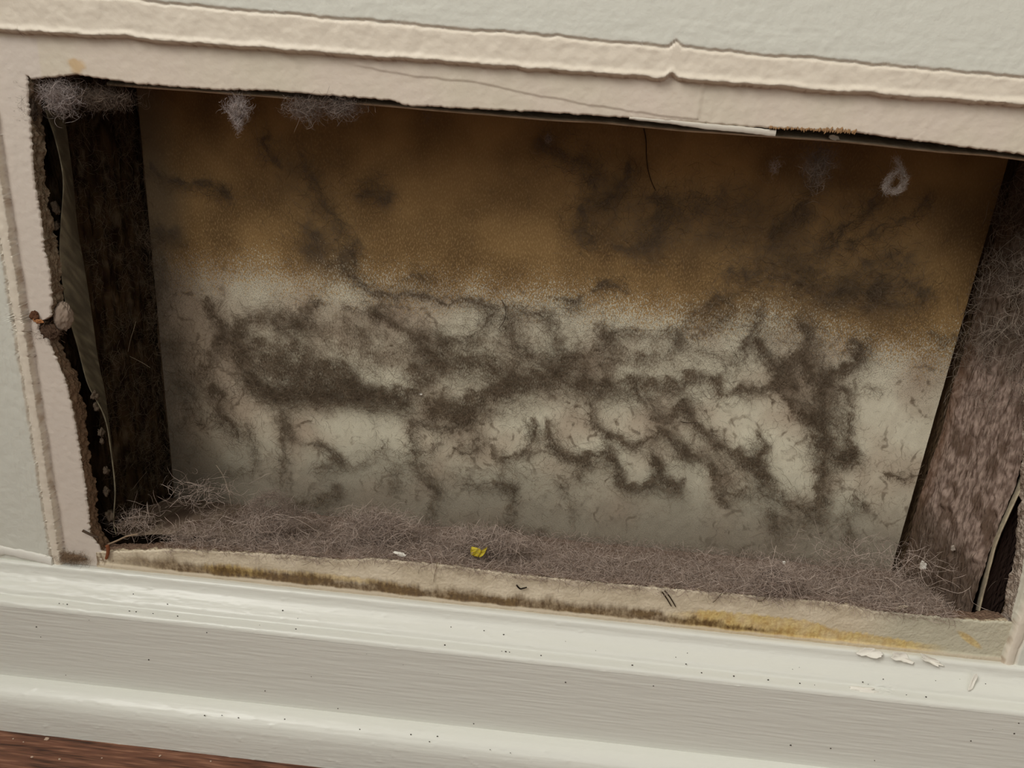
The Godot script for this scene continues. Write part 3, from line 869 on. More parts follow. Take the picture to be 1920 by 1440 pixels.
func list_strokes() -> void:
	# areas: 0 dark clump left of the middle, 1 band across the middle, 2 lint on the brown upper right, 3 loops below the middle,
	# 4 branching net on the right, 5 strands lower left, 6 wisps on the brown upper left, 7 foot
	stroke(1, 26, 0.42, [-140.9, -167.4, -96.9, -167, -53.2, -166.7, -9.6, -170.1, 33.1, -166, 74.7, -158.2])
	stroke(1, 14, 0.3, [-73.2, -215.8, -43.8, -204.7, -7.8, -193.2])
	stroke(1, 16, 0.3, [-33.4, -138.7, -8.2, -143.7, 10, -149.4])
	stroke(0, 22, 0.5, [-204.3, -177.2, -178.4, -186.4, -148.5, -187.4])
	stroke(0, 16, 0.35, [-184.7, -152.5, -155.5, -157.4])
	stroke(4, 20, 0.32, [94.5, -127, 123.6, -117.2, 153, -128.8, 174.8, -152.3, 188.6, -185.1, 198.7, -215.7])
	stroke(4, 16, 0.28, [98.9, -202.1, 124.7, -227.7, 144.9, -237.9])
	stroke(2, 26, 0.38, [19.5, -42.1, 48.2, -62.4, 81.3, -63, 121.2, -66.3, 164.5, -86, 199.7, -96.5])
	stroke(2, 22, 0.3, [140.6, -32.7, 178, -58.3, 217.4, -88.1])
	stroke(2, 20, 0.3, [112.3, -90.5, 147.6, -101.1, 188.3, -104.4])
	stroke(5, 24, 0.4, [-265.4, -144.9, -261.2, -182.6, -261.5, -230.9, -261, -273.5])
	stroke(5, 14, 0.3, [-239.5, -196.2, -218.6, -230.7, -208.1, -254.8])
	stroke(6, 22, 0.35, [-167.5, -56.6, -154.3, -85.6, -137, -111.9])
	stroke(3, 16, 0.25, [-118.2, -249.5, -79.5, -253.9, -21.8, -256.1, 34.7, -250])
	stroke(0, 5, 0.8, [-231, -144.5, -223.2, -161, -221.4, -168.4])
	stroke(0, 5, 0.6, [-222.5, -168.5, -231.1, -184.4, -239.8, -200.3])
	stroke(0, 7, 0.9, [-211, -162.5, -208.7, -190.5, -196.9, -205.2, -168.8, -204, -141.1, -199.7, -118.6, -202.3])
	stroke(0, 13, 0.85, [-200.4, -173, -186, -187.1, -163.6, -194.8, -137.3, -192.2])
	stroke(0, 11, 0.8, [-176.2, -172.6, -163.4, -184.9, -148.5, -183.5])
	stroke(0, 8, 0.6, [-217.2, -160.4, -192, -150.6, -173.7, -152.7, -159.1, -153.9])
	stroke(0, 3, 0.6, [-155.1, -135.1, -167.4, -149.8, -185, -160.1])
	stroke(0, 7, 0.7, [-141, -181.6, -133.6, -191.1, -125, -198.1, -108.5, -200.4, -88.8, -194.5])
	stroke(0, 6, 0.95, [-194.3, -207, -156.3, -206, -115.9, -204, -93.4, -204.5])
	stroke(1, 3, 0.7, [-133.4, -104.6, -131, -119.6, -116.7, -126.9, -93.2, -124.9, -69.4, -127.4, -50.6, -128.3, -38.5, -130.8])
	stroke(1, 2, 0.5, [-140.7, -138.6, -120.2, -140.4, -115.5, -142.5])
	stroke(1, 7, 0.6, [-116.5, -141.5, -104.7, -141.5, -89.9, -155, -82.5, -160.7])
	stroke(1, 3, 0.65, [-88.9, -152.3, -73, -154.6, -56.4, -154.5, -46.3, -142.4, -39.8, -133.1])
	stroke(1, 6, 0.6, [-30.4, -130.1, -28.6, -140.8, -22.6, -155.1, -10.3, -161.4, 4, -161.2, 18.9, -157.1])
	stroke(1, 3, 0.6, [-24.5, -129.5, -8.1, -131.7, 1, -140.3, 3.9, -160.1])
	stroke(1, 4, 0.65, [-3.2, -120.4, 11.2, -124.9, 16.7, -120.8])
	stroke(1, 3.5, 0.7, [26.1, -111.8, 33.5, -107.7, 45.4, -112.6])
	stroke(1, 3, 0.6, [-94.5, -116.4, -88.6, -112.4, -81.5, -115.3])
	stroke(1, 6, 0.6, [32.4, -137.4, 38, -146.8, 21.6, -158.4, 4.6, -167.6, -6.6, -176.3])
	stroke(1, 3, 0.6, [37.9, -145.7, 44.2, -140, 60.7, -139.9, 78.7, -136.8, 86.4, -142.2])
	stroke(1, 3, 0.55, [83.1, -136.3, 82.6, -147.4, 67.2, -155.2, 46.4, -158.3, 32.7, -162.2])
	stroke(1, 12, 0.6, [-85, -163.2, -65.3, -164, -41.5, -162.9])
	stroke(1, 11, 0.75, [-91.9, -176.9, -62.8, -172.9, -31.1, -173.3, -18.6, -179.8, 5.5, -177.4, 29.7, -177.8])
	stroke(1, 8, 0.7, [5.2, -174.4, 29.6, -177, 53.1, -175.5, 77.1, -175.8, 94.2, -170.7])
	stroke(1, 9, 0.65, [-88.8, -194.5, -81.9, -178.2, -85.1, -158.3])
	stroke(1, 9, 0.9, [-73.7, -201.7, -63.5, -205.5, -53.6, -209.7, -46.9, -195.9, -30.2, -186.4, -18.4, -182.5])
	stroke(1, 9, 0.5, [-133.5, -144.2, -122.6, -161.8, -118.8, -176.8])
	stroke(3, 3.5, 0.6, [-90.9, -217.6, -80.7, -216.5, -73.1, -218.6, -55.6, -215.2, -41.4, -201.7])
	stroke(3, 3, 0.8, [-57.4, -233.4, -49.7, -235.1, -42.4, -230.2, -43, -219.6])
	stroke(3, 3.5, 0.75, [-31.2, -229, -24, -240.7, -14.7, -233.1, -7.5, -229.4, -5.9, -215.7, -10.1, -209.3])
	stroke(3, 2.2, 0.6, [-26.6, -241, -25.7, -255.3, -17.6, -261.2])
	stroke(3, 5.5, 0.9, [3.8, -211.9, 9.7, -224.7, 22.9, -233.2, 35.4, -231.9, 47.1, -226.5])
	stroke(3, 5, 0.85, [45.6, -212.8, 58.4, -218.4, 76.1, -213.7, 83.5, -203.7])
	stroke(3, 3.5, 0.7, [32.6, -185.2, 32.9, -198.1, 38.7, -207.1, 45.6, -212.8])
	stroke(3, 5, 0.65, [33.8, -182.4, 49.1, -180.9, 69.1, -188.2, 82.4, -195.9, 93.4, -189.7])
	stroke(3, 4.5, 0.9, [47.1, -226.5, 54.9, -239.3, 60.1, -251.4, 75.1, -251, 83.6, -241.7, 81.4, -225.3])
	stroke(3, 4.5, 0.9, [79.2, -225.6, 85.5, -244.4, 94.9, -250.5, 99.1, -245.9])
	stroke(3, 5.5, 0.75, [85, -206.3, 95.1, -218.6, 99, -227.6])
	stroke(3, 3, 0.7, [-90.7, -221.6, -90.3, -238.1, -82.1, -257.1, -71.3, -267.2, -75.6, -288.3, -77.8, -306.5])
	stroke(3, 1.6, 0.5, [-87.5, -242, -75.1, -236.5, -63.7, -218.9])
	stroke(3, 2, 0.6, [-102.7, -253.4, -99.8, -264.7])
	stroke(3, 7, 0.8, [-103.2, -268.5, -101.6, -271.8])
	stroke(3, 1.6, 0.55, [-141.5, -255, -133.7, -258.4, -117.1, -248.1, -109.5, -234.7])
	stroke(3, 2.4, 0.7, [-51, -262.3, -37.8, -263.5, -25.3, -260.8, -13.7, -262.5])
	stroke(3, 2.4, 0.6, [-17.7, -260, -16.9, -281.6, -18.5, -304.2])
	stroke(3, 6, 0.7, [-21.2, -293.2, -15.7, -299.3, 4.7, -299.2])
	stroke(3, 1.6, 0.5, [12.5, -255.8, 27.2, -249.9, 30.1, -242, 35.8, -235.6])
	stroke(3, 1.4, 0.4, [16.2, -254.1, 25.1, -268.2, 29.2, -289.7])
	stroke(2, 7, 0.6, [-11.8, -22.5, -3.4, -32.2, 14.6, -36.1, 17.3, -43.2])
	stroke(2, 7, 0.6, [17.3, -43.2, 13.8, -59.6, 14.5, -79.5, 23.5, -78.7])
	stroke(2, 4, 0.7, [22.3, -58.9, 33.9, -52.8, 40.4, -34.2])
	stroke(2, 8, 0.65, [44.4, -85, 57, -78.3, 63.9, -63.4, 57.6, -50.9])
	stroke(2, 11, 0.75, [55.4, -79.1, 60.2, -82])
	stroke(2, 9, 0.5, [63.9, -63.4, 73.4, -53.9])
	stroke(2, 9, 0.5, [73.5, -54.8, 89.4, -51.6, 109.1, -53.3])
	stroke(2, 5, 0.6, [152.8, -34.9, 147, -43.8, 140.9, -54.9, 134.1, -65.2, 132.6, -69.6])
	stroke(2, 10, 0.65, [144.9, -53.9, 149.3, -56.8])
	stroke(2, 3.5, 0.65, [191.6, -38.1, 185.1, -51.3, 170.4, -63.2, 164.4, -74.9])
	stroke(2, 3, 0.6, [218, -39.1, 212.2, -50.1, 192.1, -63.7, 175, -74])
	stroke(2, 10, 0.5, [105.6, -70.9, 116.2, -75])
	stroke(2, 11, 0.5, [131.7, -75.3, 150.2, -80.5, 168.8, -75.5])
	stroke(2, 8, 0.65, [107.4, -95.3, 123.9, -93.9, 142.2, -95.7, 158.4, -100.1, 175.4, -106.6, 187.3, -100, 200.3, -98.8])
	stroke(2, 11, 0.8, [195.7, -100.3, 203.9, -100.2])
	stroke(2, 6, 0.6, [201.9, -105.6, 223.8, -104.7, 232.2, -94.7])
	stroke(2, 6, 0.5, [149.2, -87.3, 179.5, -94.8, 201.2, -92.9, 223, -93.4])
	stroke(2, 9, 0.5, [190.2, -83.7, 215, -78.3])
	stroke(4, 3.5, 0.55, [84.3, -127.9, 96.8, -119.6, 104.7, -111.9, 113.4, -111.1])
	stroke(4, 3, 0.5, [93.1, -140.5, 105, -128.5, 115.2, -121.5])
	stroke(4, 4, 0.7, [131.7, -119, 128.5, -131.1, 125.8, -143.3, 125.4, -153.3])
	stroke(4, 5, 0.85, [132.2, -140.5, 142.9, -147.9, 153.7, -155.4, 155.1, -162.8, 139.9, -169.6, 129.5, -170.6])
	stroke(4, 5, 0.7, [153.7, -155.4, 160.9, -146.2, 168.3, -137.1, 163.5, -125.3, 155.3, -117.9])
	stroke(4, 5.5, 0.9, [155.1, -162.8, 166.2, -173.1, 175.1, -182.6, 183.3, -193.4, 189.5, -211.4, 195.8, -231.1, 199, -251.7])
	stroke(4, 5.5, 0.9, [169.2, -141.8, 174, -153.5, 182.1, -159, 189.9, -153.4, 197.4, -145.3, 201.1, -136.2, 197, -133])
	stroke(4, 6, 0.8, [182.1, -159, 185, -172.7, 185.2, -185.4, 194.6, -208.1, 205.7, -214.9, 212.9, -210.1])
	stroke(4, 3.5, 0.7, [194.1, -161.6, 202, -177.1, 204.1, -196.4, 209.1, -209.3, 214.3, -210])
	stroke(4, 10, 0.45, [187.2, -169.8, 194.5, -196.2])
	stroke(4, 2, 0.5, [205.3, -165.4, 217.3, -161.9])
	stroke(4, 5, 0.85, [92.6, -184.3, 100.8, -191.2, 112.7, -204.7, 123.4, -212.8, 138.2, -220.9, 147.4, -225.2, 149.3, -215.7, 146.1, -204])
	stroke(4, 6, 0.7, [97.2, -215.5, 105.6, -222.8, 123.9, -229, 127.6, -245.2, 136.2, -258.7])
	stroke(4, 5, 0.75, [150, -219.7, 155.4, -235.5, 165.7, -245.2, 181.7, -251.9, 199.5, -254.1])
	stroke(4, 7, 0.5, [160.2, -241.7, 143.2, -249.4])
	stroke(4, 3.5, 0.9, [241.8, -222.4, 252.7, -222.9])
	stroke(4, 6, 0.65, [115.4, -177, 104.3, -167.8, 90.1, -166.9])
	stroke(4, 4, 0.6, [117.6, -177.9, 129.5, -170.6])
	stroke(4, 3.5, 0.6, [220.5, -237.9, 220.5, -249.2, 232.3, -247.9])
	stroke(4, 6, 0.75, [163.9, -261.2, 171.6, -268.9, 175.7, -278.5])
	stroke(4, 3.5, 0.6, [215.2, -258.3, 221.2, -268.8, 223.7, -280.3])
	stroke(4, 6, 0.6, [179.5, -265, 204.2, -263.9])
	stroke(4, 7, 0.4, [94.4, -148.9, 108.7, -151.2, 120.9, -161.2])
	stroke(4, 2, 0.5, [238.8, -120.8, 250.4, -126.9, 259.7, -124.2])
	stroke(5, 8, 0.55, [-263.3, -171.2, -257.2, -180.3, -251.1, -173.9])
	stroke(5, 4.5, 0.75, [-236.6, -209.2, -225, -208, -231, -224.9, -222.5, -231.1, -220.3, -240.4])
	stroke(5, 1.4, 0.6, [-246.1, -234.7, -222.5, -231.9])
	stroke(5, 1.3, 0.5, [-209.5, -228.5, -205.7, -246.1, -203.3, -261.6])
	stroke(5, 3.5, 0.7, [-184.5, -220.2, -181, -231, -183, -243.7, -185.4, -279.7])
	stroke(5, 4.5, 0.65, [-156.9, -239.7, -144.2, -253.6, -160, -262.6])
	stroke(5, 5, 0.75, [-181.9, -294.5, -161.7, -289.1, -141.7, -276.7])
	stroke(5, 1.4, 0.5, [-177.3, -234.7, -172.4, -241.3, -156.9, -239.7])
	stroke(5, 6, 0.45, [-258.7, -198.1, -248.4, -213.2, -253.9, -234.3])
	stroke(5, 1.5, 0.5, [-228.9, -272.2, -216.9, -272.2, -202.8, -267.2])
	stroke(6, 3.5, 0.75, [-265.7, -60.9, -246.8, -68.4, -223.3, -67.6, -212.2, -73.4])
	stroke(6, 6, 0.7, [-187.1, -33.3, -188.5, -41.1, -181, -50.2])
	stroke(6, 4, 0.6, [-162.8, -46.5, -156.3, -60, -150.6, -72.8, -142.8, -83.7, -136.9, -94.5, -128.9, -99.7])
	stroke(6, 11, 0.65, [-157.9, -92.8, -154.6, -102.9, -140.5, -112.2])
	stroke(6, 6, 0.7, [-125.5, -63.2, -117.3, -60.2, -109.4, -67.5])
	stroke(6, 5, 0.5, [-140.3, -83.5, -128.9, -99.7])
	stroke(6, 9, 0.6, [-279.2, -99.4, -269, -105.5, -264, -130.1, -270.5, -160.4])
	stroke(6, 7, 0.6, [-261.4, -101.4, -247.4, -105.5])


# ---------------------------------------------------------------- lint
func fibre_mesh(seed_: int, curl: float, r := 0.075, n := 9) -> ArrayMesh:
	var g := RandomNumberGenerator.new()
	g.seed = seed_ * 77 + 5
	var pts := []
	var p := Vector3.ZERO
	var d := Vector3.RIGHT
	var bend := Vector3(g.randfn(), g.randfn(), g.randfn()).normalized()
	for i in n:
		pts.append(p)
		p += d * (10.0 / (n - 1))
		bend = (bend + Vector3(g.randfn(), g.randfn(), g.randfn()) * 0.5).normalized()
		d = d.rotated(bend, curl * g.randf_range(0.3, 1.2)).normalized()
	var mid := Vector3.ZERO
	for q in pts: mid += q / n
	for i in n: pts[i] -= mid
	var keep := org
	org = Vector3(0, FLOOR, 0)
	var m := tube(pts, r, r * 0.6, 3, n - 1)
	org = keep
	return m


var fibres := []


func cloud(parent: Node3D, items: Array, called := "lint_fibres") -> void:
	# items: [position in mm, direction, length in mm, colour]; dealt out over the kinds of fibre
	for kind in fibres.size():
		var n := 0
		for i in range(kind, items.size(), fibres.size()): n += 1
		if n == 0: continue
		var buf := PackedFloat32Array()
		buf.resize(n * 16)
		var k := 0
		for i in range(kind, items.size(), fibres.size()):
			var it: Array = items[i]
			var o := V(it[0].x, it[0].y, it[0].z)
			var bx: Vector3 = it[1].normalized()
			var side := Vector3(rng.randfn(), rng.randfn(), rng.randfn())
			var by := bx.cross(side).normalized()
			var bz := bx.cross(by)
			var s: float = it[2] / 10.0
			var c: Color = it[3]
			bx *= s
			by *= s
			bz *= s
			for q in [bx.x, by.x, bz.x, o.x, bx.y, by.y, bz.y, o.y, bx.z, by.z, bz.z, o.z, c.r, c.g, c.b, 1.0]:
				buf[k] = q
				k += 1
		var mm := MultiMesh.new()
		mm.transform_format = MultiMesh.TRANSFORM_3D
		mm.use_colors = true
		mm.mesh = fibres[kind]
		mm.instance_count = n
		mm.buffer = buf
		var mi := MultiMeshInstance3D.new()
		mi.name = called
		mi.multimesh = mm
		mi.material_override = mats.lint
		meta(mi, "", "", "", "stuff")
		parent.add_child(mi, true)


func gauss3() -> Vector3:
	return Vector3(rng.randfn(), rng.randfn(), rng.randfn())


func tint(a: Color, b: Color) -> Color:
	return a.lerp(b, rng.randf())


func tuft(label: String, c: Vector3, size: Vector3, n: int, core: float, hang: float, a: Color, b: Color, group := "") -> void:
	var t := thing("dust_tuft", label, "dust tuft", c - Vector3(0, size.y, 0), group)
	if core > 0.0:
		part("matted_core", blob(c, size * core, 0.55, c.x, Basis(), 16), tinted(b, 1.0), t)
		var items0 := []
		for i in n / 3:
			var d := gauss3().normalized()
			items0.append([c + d * size * core * 0.95, gauss3(), rng.randf_range(3, 8), tint(a, b)])
		cloud(t, items0)
	var items := []
	for i in n:
		var g := gauss3() * 0.42
		if hang > 0.0 and g.y < 0: g.x *= maxf(0.15, 1.0 + g.y * hang)
		items.append([c + g * size, gauss3() + Vector3(0, -1.2 * hang, 0), rng.randf_range(3, 9) * clampf(size.x / 8.0, 0.5, 1.4), tint(a, b)])
	cloud(t, items)


func ledge(x: float, z: float) -> float:
	var front := sill_top(x) - 0.6
	if z > -16.0: return front - 1.2 * clampf((-3.0 - z) / 12.0, 0.0, 1.0)
	return lerpf(front - 1.6, -296.5, clampf((-18.0 - z) / 70.0, 0.0, 1.0))


func build_dust() -> void:
	for k in 4: fibres.append(fibre_mesh(k, 0.38, 0.07, 10))
	for k in 3: fibres.append(fibre_mesh(k + 20, 0.6, 0.06, 10))
	var names := [
		"dark matted bank of dust left of the middle of the back board",
		"brown web of dust across the middle of the back board",
		"blackish lint clinging to the brown upper right of the back board",
		"hanging loops of dust below the middle of the back board",
		"branching net of dust strands on the right of the whitewash",
		"thin strands of dust on the lower left of the whitewash",
		"dark wisps of dust on the shaded brown upper left of the board"]
	var amount := [1.0, 0.9, 0.8, 0.9, 0.9, 1.0, 0.8]
	for area in 7:
		var items := []
		var low := Vector3(0, 1e4, -86)
		for s in strokes:
			if s.area != area: continue
			var n := int(s.length * (3.0 + minf(s.w, 7.0) * 1.9) * s.d * amount[area])
			for i in n:
				var u := rng.randf()
				var p := spline(s.p, u)
				var d := (spline(s.p, minf(u + 0.03, 1)) - spline(s.p, maxf(u - 0.03, 0))).normalized()
				var off: float = 0.9 + s.w * 0.7
				p += Vector3(rng.randfn() * off, rng.randfn() * off, 0)
				p.z = -89.2 + absf(rng.randfn()) * minf(1.0 + s.w * 0.55, 6.0) * s.d
				var dir := d + gauss3() * Vector3(0.75, 0.75, 0.4)
				items.append([p, dir, rng.randf_range(4, 14), tint(lin(84, 72, 57), lin(150, 132, 112))])
				if p.y < low.y: low = Vector3(p.x, p.y, -88)
		var t := thing("dust_web", names[area], "cobweb", low, "", "stuff")
		cloud(t, items)
	# hairs scattered over the whitewash
	var sc := []
	for i in 5200:
		var p := Vector3(rng.randf_range(-262, 254), rng.randf_range(-292, -120), 0)
		if na.get_noise_2d(p.x * 1.2, p.y * 1.2) < -0.05 + rng.randf_range(-0.15, 0.15): continue
		p.z = -89.3 + absf(rng.randfn()) * 0.9
		sc.append([p, gauss3() * Vector3(1, 1.3, 0.12), rng.randf_range(2, 8), tint(lin(70, 58, 44), lin(120, 104, 86))])
	var t2 := thing("loose_hair", "fine dark hairs scattered all over the whitewashed part of the board", "hair", Vector3(0, -292, -89), "", "stuff")
	cloud(t2, sc)

	# lint on the bottom of the recess
	var a := lin(204, 186, 174)
	var b := lin(140, 122, 108)
	var mat_c := func(x, _z, q):
		var k := nb.get_noise_2d(x * 1.5, q.z * 1.5) + 0.6 * nc.get_noise_2d(x, q.z)
		return lin(182, 158, 142).lerp(lin(132, 112, 98), clampf(0.45 + k, 0, 1))
	var t3 := thing("lint_mat", "mauve brown mat of lint lying along the back edge of the stained strip", "lint", Vector3(0, -285, -25), "", "stuff")
	part("matted_lint", surf(steps(-176, 258, 1.2), steps(-4.0, -88.0, 1.0), func(x, z):
		var y := ledge(x, z) + 0.9 + 0.9 * nb.get_noise_2d(x, z * 1.5) + 0.7 * na.get_noise_2d(x * 2, z * 2)
		var slit := -16.5 + 2.0 * na.get_noise_1d(x * 1.2 + 60)
		y -= 9.0 * smoothstep(1.1, 0.4, absf(z - slit)) * smoothstep(-0.15, 0.1, na.get_noise_1d(x * 2.2 + 700) + 0.15)
		y -= 3.0 * smoothstep(-168, -176, x) + 3.0 * smoothstep(-35, -80, z) + 12.0 * smoothstep(6.5, 4.5, absf(z + 20.5 + 2.0 * na.get_noise_1d(x * 2.0))) * smoothstep(160, 175, x + 10 * nb.get_noise_1d(x)) * smoothstep(236, 218, x)
		return Vector3(x, y, z), mat_c), mats.dust, t3)
	var it := []
	for i in 26000:
		var x := rng.randf_range(-230, 258)
		if x < -185 and rng.randf() < 0.5: continue
		var z := -3.0 - absf(rng.randfn()) * 34.0
		if z < -88: continue
		var over := 0.0
		if z > -5.5: over = rng.randf_range(0, 2.0)
		var h := absf(rng.randfn()) * (1.5 + 1.6 * na.get_noise_2d(x * 3, z * 3))
		it.append([Vector3(x, ledge(x, z) + 0.8 + h - over, z + over * 0.6), gauss3() * Vector3(1.6, 0.5, 0.7), rng.randf_range(6, 20), tint(a, b)])
	cloud(t3, it)
	it = []
	for i in 2600:
		var x := rng.randf_range(-262, 256)
		var z := rng.randf_range(-88, -58)
		it.append([Vector3(x, ledge(x, z) + absf(rng.randfn()) * 3.5 * (1.0 + 1.2 * na.get_noise_1d(x * 1.5)), z), gauss3() * Vector3(1.3, 0.8, 0.5), rng.randf_range(4, 12), tint(lin(150, 132, 118), lin(104, 90, 78))])
	var t6 := thing("lint_fringe", "fuzzy fringe of lint along the foot of the back board", "lint", Vector3(0, -297, -75), "", "stuff")
	cloud(t6, it)
	# raised clumps: centre in mm, half sizes, how many fibres
	var clumps := [
		["frizzy clump of lint rising in an arch near the left end of the ledge", [-170.4, -267.8], -25.0, Vector3(17, 7, 12), 900],
		["low frizzy clump of lint right of the arch on the ledge", [-100.4, -263.8], -25.0, Vector3(20, 8, 12), 1500],
		["tangle of pale hairs in the lower left corner of the recess", [-258.5, -276.1], -22.0, Vector3(14, 6, 10), 160],
		["pinkish lint hanging over the stained strip at the right", [147.1, -261.5], -5.0, Vector3(13, 9, 6), 1300],
		["lint heap behind the yellow scrap", [-27.5, -262.9], -20.0, Vector3(22, 5, 9), 1000],
		["cobweb stretched over the ledge before the right stud", [217.4, -258.4], -35.0, Vector3(50, 8, 26), 420],
		["tangle of hairs over the black gap at the left end of the ledge", [-210.8, -278.4], -15.0, Vector3(40, 5, 6), 330],
		["thin bluish lint at the foot of the dark left stud", [-219.3, -261.8], -40.0, Vector3(28, 9, 18), 170],
	]
	for c in clumps:
		var p := Vector3(c[1][0], c[1][1], c[2])
		var t := thing("lint_clump", c[0], "lint", p - Vector3(0, c[3].y, 0), "", "stuff")
		var items := []
		for i in c[4]:
			var g := gauss3() * 0.5
			items.append([p + g * c[3], gauss3() * Vector3(1.3, 0.8, 0.7), rng.randf_range(7, 22), tint(lin(206, 188, 176), lin(140, 124, 112))])
		cloud(t, items)
	# an arch of hairs over the first clump
	var arch := thing("lint_arch", "arched tuft of wiry hairs standing up from the ledge at the left", "lint", Vector3([-165.3, -271.2][0], -270, -25), "", "stuff")
	var ai := []
	var ap := p3([-188.4, -273.9, -182.5, -261.3, -173.3, -251.7, -164.5, -249.6, -157.7, -255.8, -154, -269.9], -25.0)
	for i in 700:
		var u := rng.randf()
		var d := (spline(ap, minf(u + 0.05, 1)) - spline(ap, maxf(u - 0.05, 0))).normalized()
		ai.append([spline(ap, u) + gauss3() * Vector3(1.6, 1.6, 2.5), d + gauss3() * 0.45, rng.randf_range(5, 13), tint(lin(170, 154, 142), lin(120, 106, 96))])
	cloud(arch, ai)

	# cobweb on the studs
	var st := []
	for i in 3000:
		var z := rng.randf_range(-90, -18)
		var v := rng.randf_range(-120, 5) - absf(rng.randfn()) * 25
		if na.get_noise_2d(z * 3, v * 1.5) < -0.1: continue
		st.append([Vector3(261.0 + (z + 91.5) * 0.19 - absf(rng.randfn()) * 3.5, v, z), gauss3() * Vector3(0.4, 1.6, 0.8), rng.randf_range(7, 20), tint(lin(104, 92, 80), lin(176, 162, 148))])
	var t4 := thing("cobweb", "hazy cobweb over the upper part of the right stud", "cobweb", Vector3(260, -150, -50), "", "stuff")
	cloud(t4, st)
	st = []
	for i in 4200:
		var z := rng.randf_range(-88, -30)
		var v := rng.randf_range(-285, -20)
		if na.get_noise_2d(z * 3, v * 1.5) < 0.0: continue
		st.append([Vector3(-270.0 - (z + 92.0) * 0.2 + absf(rng.randfn()) * 4.0, v, z), gauss3() * Vector3(0.4, 1.5, 0.9), rng.randf_range(4, 14), tint(lin(74, 64, 50), lin(116, 104, 88))])
	var t5 := thing("cobweb", "dark cobweb hanging down the left stud behind the paper strip", "cobweb", Vector3(-268, -285, -60), "", "stuff")
	cloud(t5, st)

	# tufts hanging from the lip
	var grey := lin(214, 203, 200)
	var dim := lin(120, 106, 98)
	var q: Array = [-264.8, -16.5]
	tuft("greyish mauve clump of fluff filling the upper left corner of the opening", Vector3(q[0], q[1], -8), Vector3(12, 9, 7), 1300, 0.35, 0.2, grey, dim)
	q = [-244.9, -15.6]
	tuft("brown grey dust hanging below the lip right of the corner fluff", Vector3(q[0], q[1], -12), Vector3(22, 7, 6), 1000, 0.35, 0.2, lin(140, 124, 112), lin(88, 76, 66))
	q = [-280.5, -24.2]
	tuft("dark ragged dust creeping over the left paint edge at the corner", Vector3(q[0], q[1], -6), Vector3(7, 9, 4), 420, 0.5, 0.0, lin(96, 82, 72), lin(62, 52, 44))
	q = [-170, -17]
	tuft("drop shaped pale dust tuft hanging from the lip", Vector3(q[0], q[1], -7), Vector3(7.5, 10, 5), 900, 0.4, 1.1, grey, dim)
	q = [-134.4, -12.4]
	tuft("left half of the ragged grey dust fringe under the lip", Vector3(q[0], q[1], -8), Vector3(13, 8, 6), 650, 0.0, 0.3, lin(140, 128, 120), dim)
	q = [-116.4, -10.6]
	tuft("right half of the ragged grey dust fringe under the lip", Vector3(q[0], q[1], -8), Vector3(12, 6, 6), 600, 0.0, 0.3, lin(140, 128, 120), dim)
	q = [-74.8, -11.4]
	tuft("tiny wisp of dust under the lip left of the middle", Vector3(q[0], q[1], -20), Vector3(4, 6, 3), 120, 0.0, 0.8, lin(130, 114, 100), dim)
	q = [-12.2, -22.1]
	tuft("speck of pale fluff on the board under the middle of the lip", Vector3(q[0], q[1], -80), Vector3(3.5, 3.5, 3), 110, 0.35, 0.0, grey, dim)
	q = [108.5, -24.6]
	tuft("small pale fluff on the brown board, leftmost of the three under the black gap", Vector3(q[0], q[1], -26), Vector3(4, 5, 3), 160, 0.0, 0.4, grey, dim)
	q = [129.8, -20.9]
	tuft("wide faint dust veil under the black gap", Vector3(q[0], q[1], -24), Vector3(10, 14, 4), 700, 0.0, 0.5, lin(130, 116, 106), lin(92, 80, 70))
	# the loop of fluff under the right end of the gap
	var lp := p3([168, -16.2, 171.9, -21.2, 174.6, -25.5, 174.1, -30.1, 169.8, -32.6, 166.1, -30.8, 167.1, -26.1, 170.3, -21.3], -24.0)
	var lt := thing("dust_tuft", "pale loop shaped tuft of fluff hanging under the right end of the black gap", "dust tuft", Vector3(lp[4].x, lp[4].y, -24))
	var li := []
	for i in 800:
		var u := rng.randf()
		var d := (spline(lp, minf(u + 0.05, 1)) - spline(lp, maxf(u - 0.05, 0))).normalized()
		li.append([spline(lp, u) + gauss3() * 0.9, d + gauss3() * 0.5, rng.randf_range(3, 7), tint(lin(206, 196, 188), lin(140, 128, 118))])
	cloud(lt, li)


# ---------------------------------------------------------------- small debris
func hair(label: String, pts: Array, r: float, c: Color, called := "hair", category := "hair") -> void:
	at_base(pts[pts.size() - 1])
	var m := tube(pts, r, r * 0.7, 5, 28)
	single(called, label, category, m, tinted(c), pts[pts.size() - 1])


func tinted(c: Color, rough := 0.8) -> StandardMaterial3D:
	var key := "tint" + c.to_html()
	if not mats.has(key): painted(key, c.linear_to_srgb(), rough, 0.25)
	return mats[key]


func flake(label: String, c: Vector3, rx: float, ry: float, thick: float, sd: float, turn: Basis, col: Color, called := "paint_flake", category := "paint flake", group := "", cup := 0.15) -> void:
	at_base(c)
	var m := chip(c, rx, ry, thick, sd, turn, cup)
	single(called, label, category, m, tinted(col, 0.6), c, group)


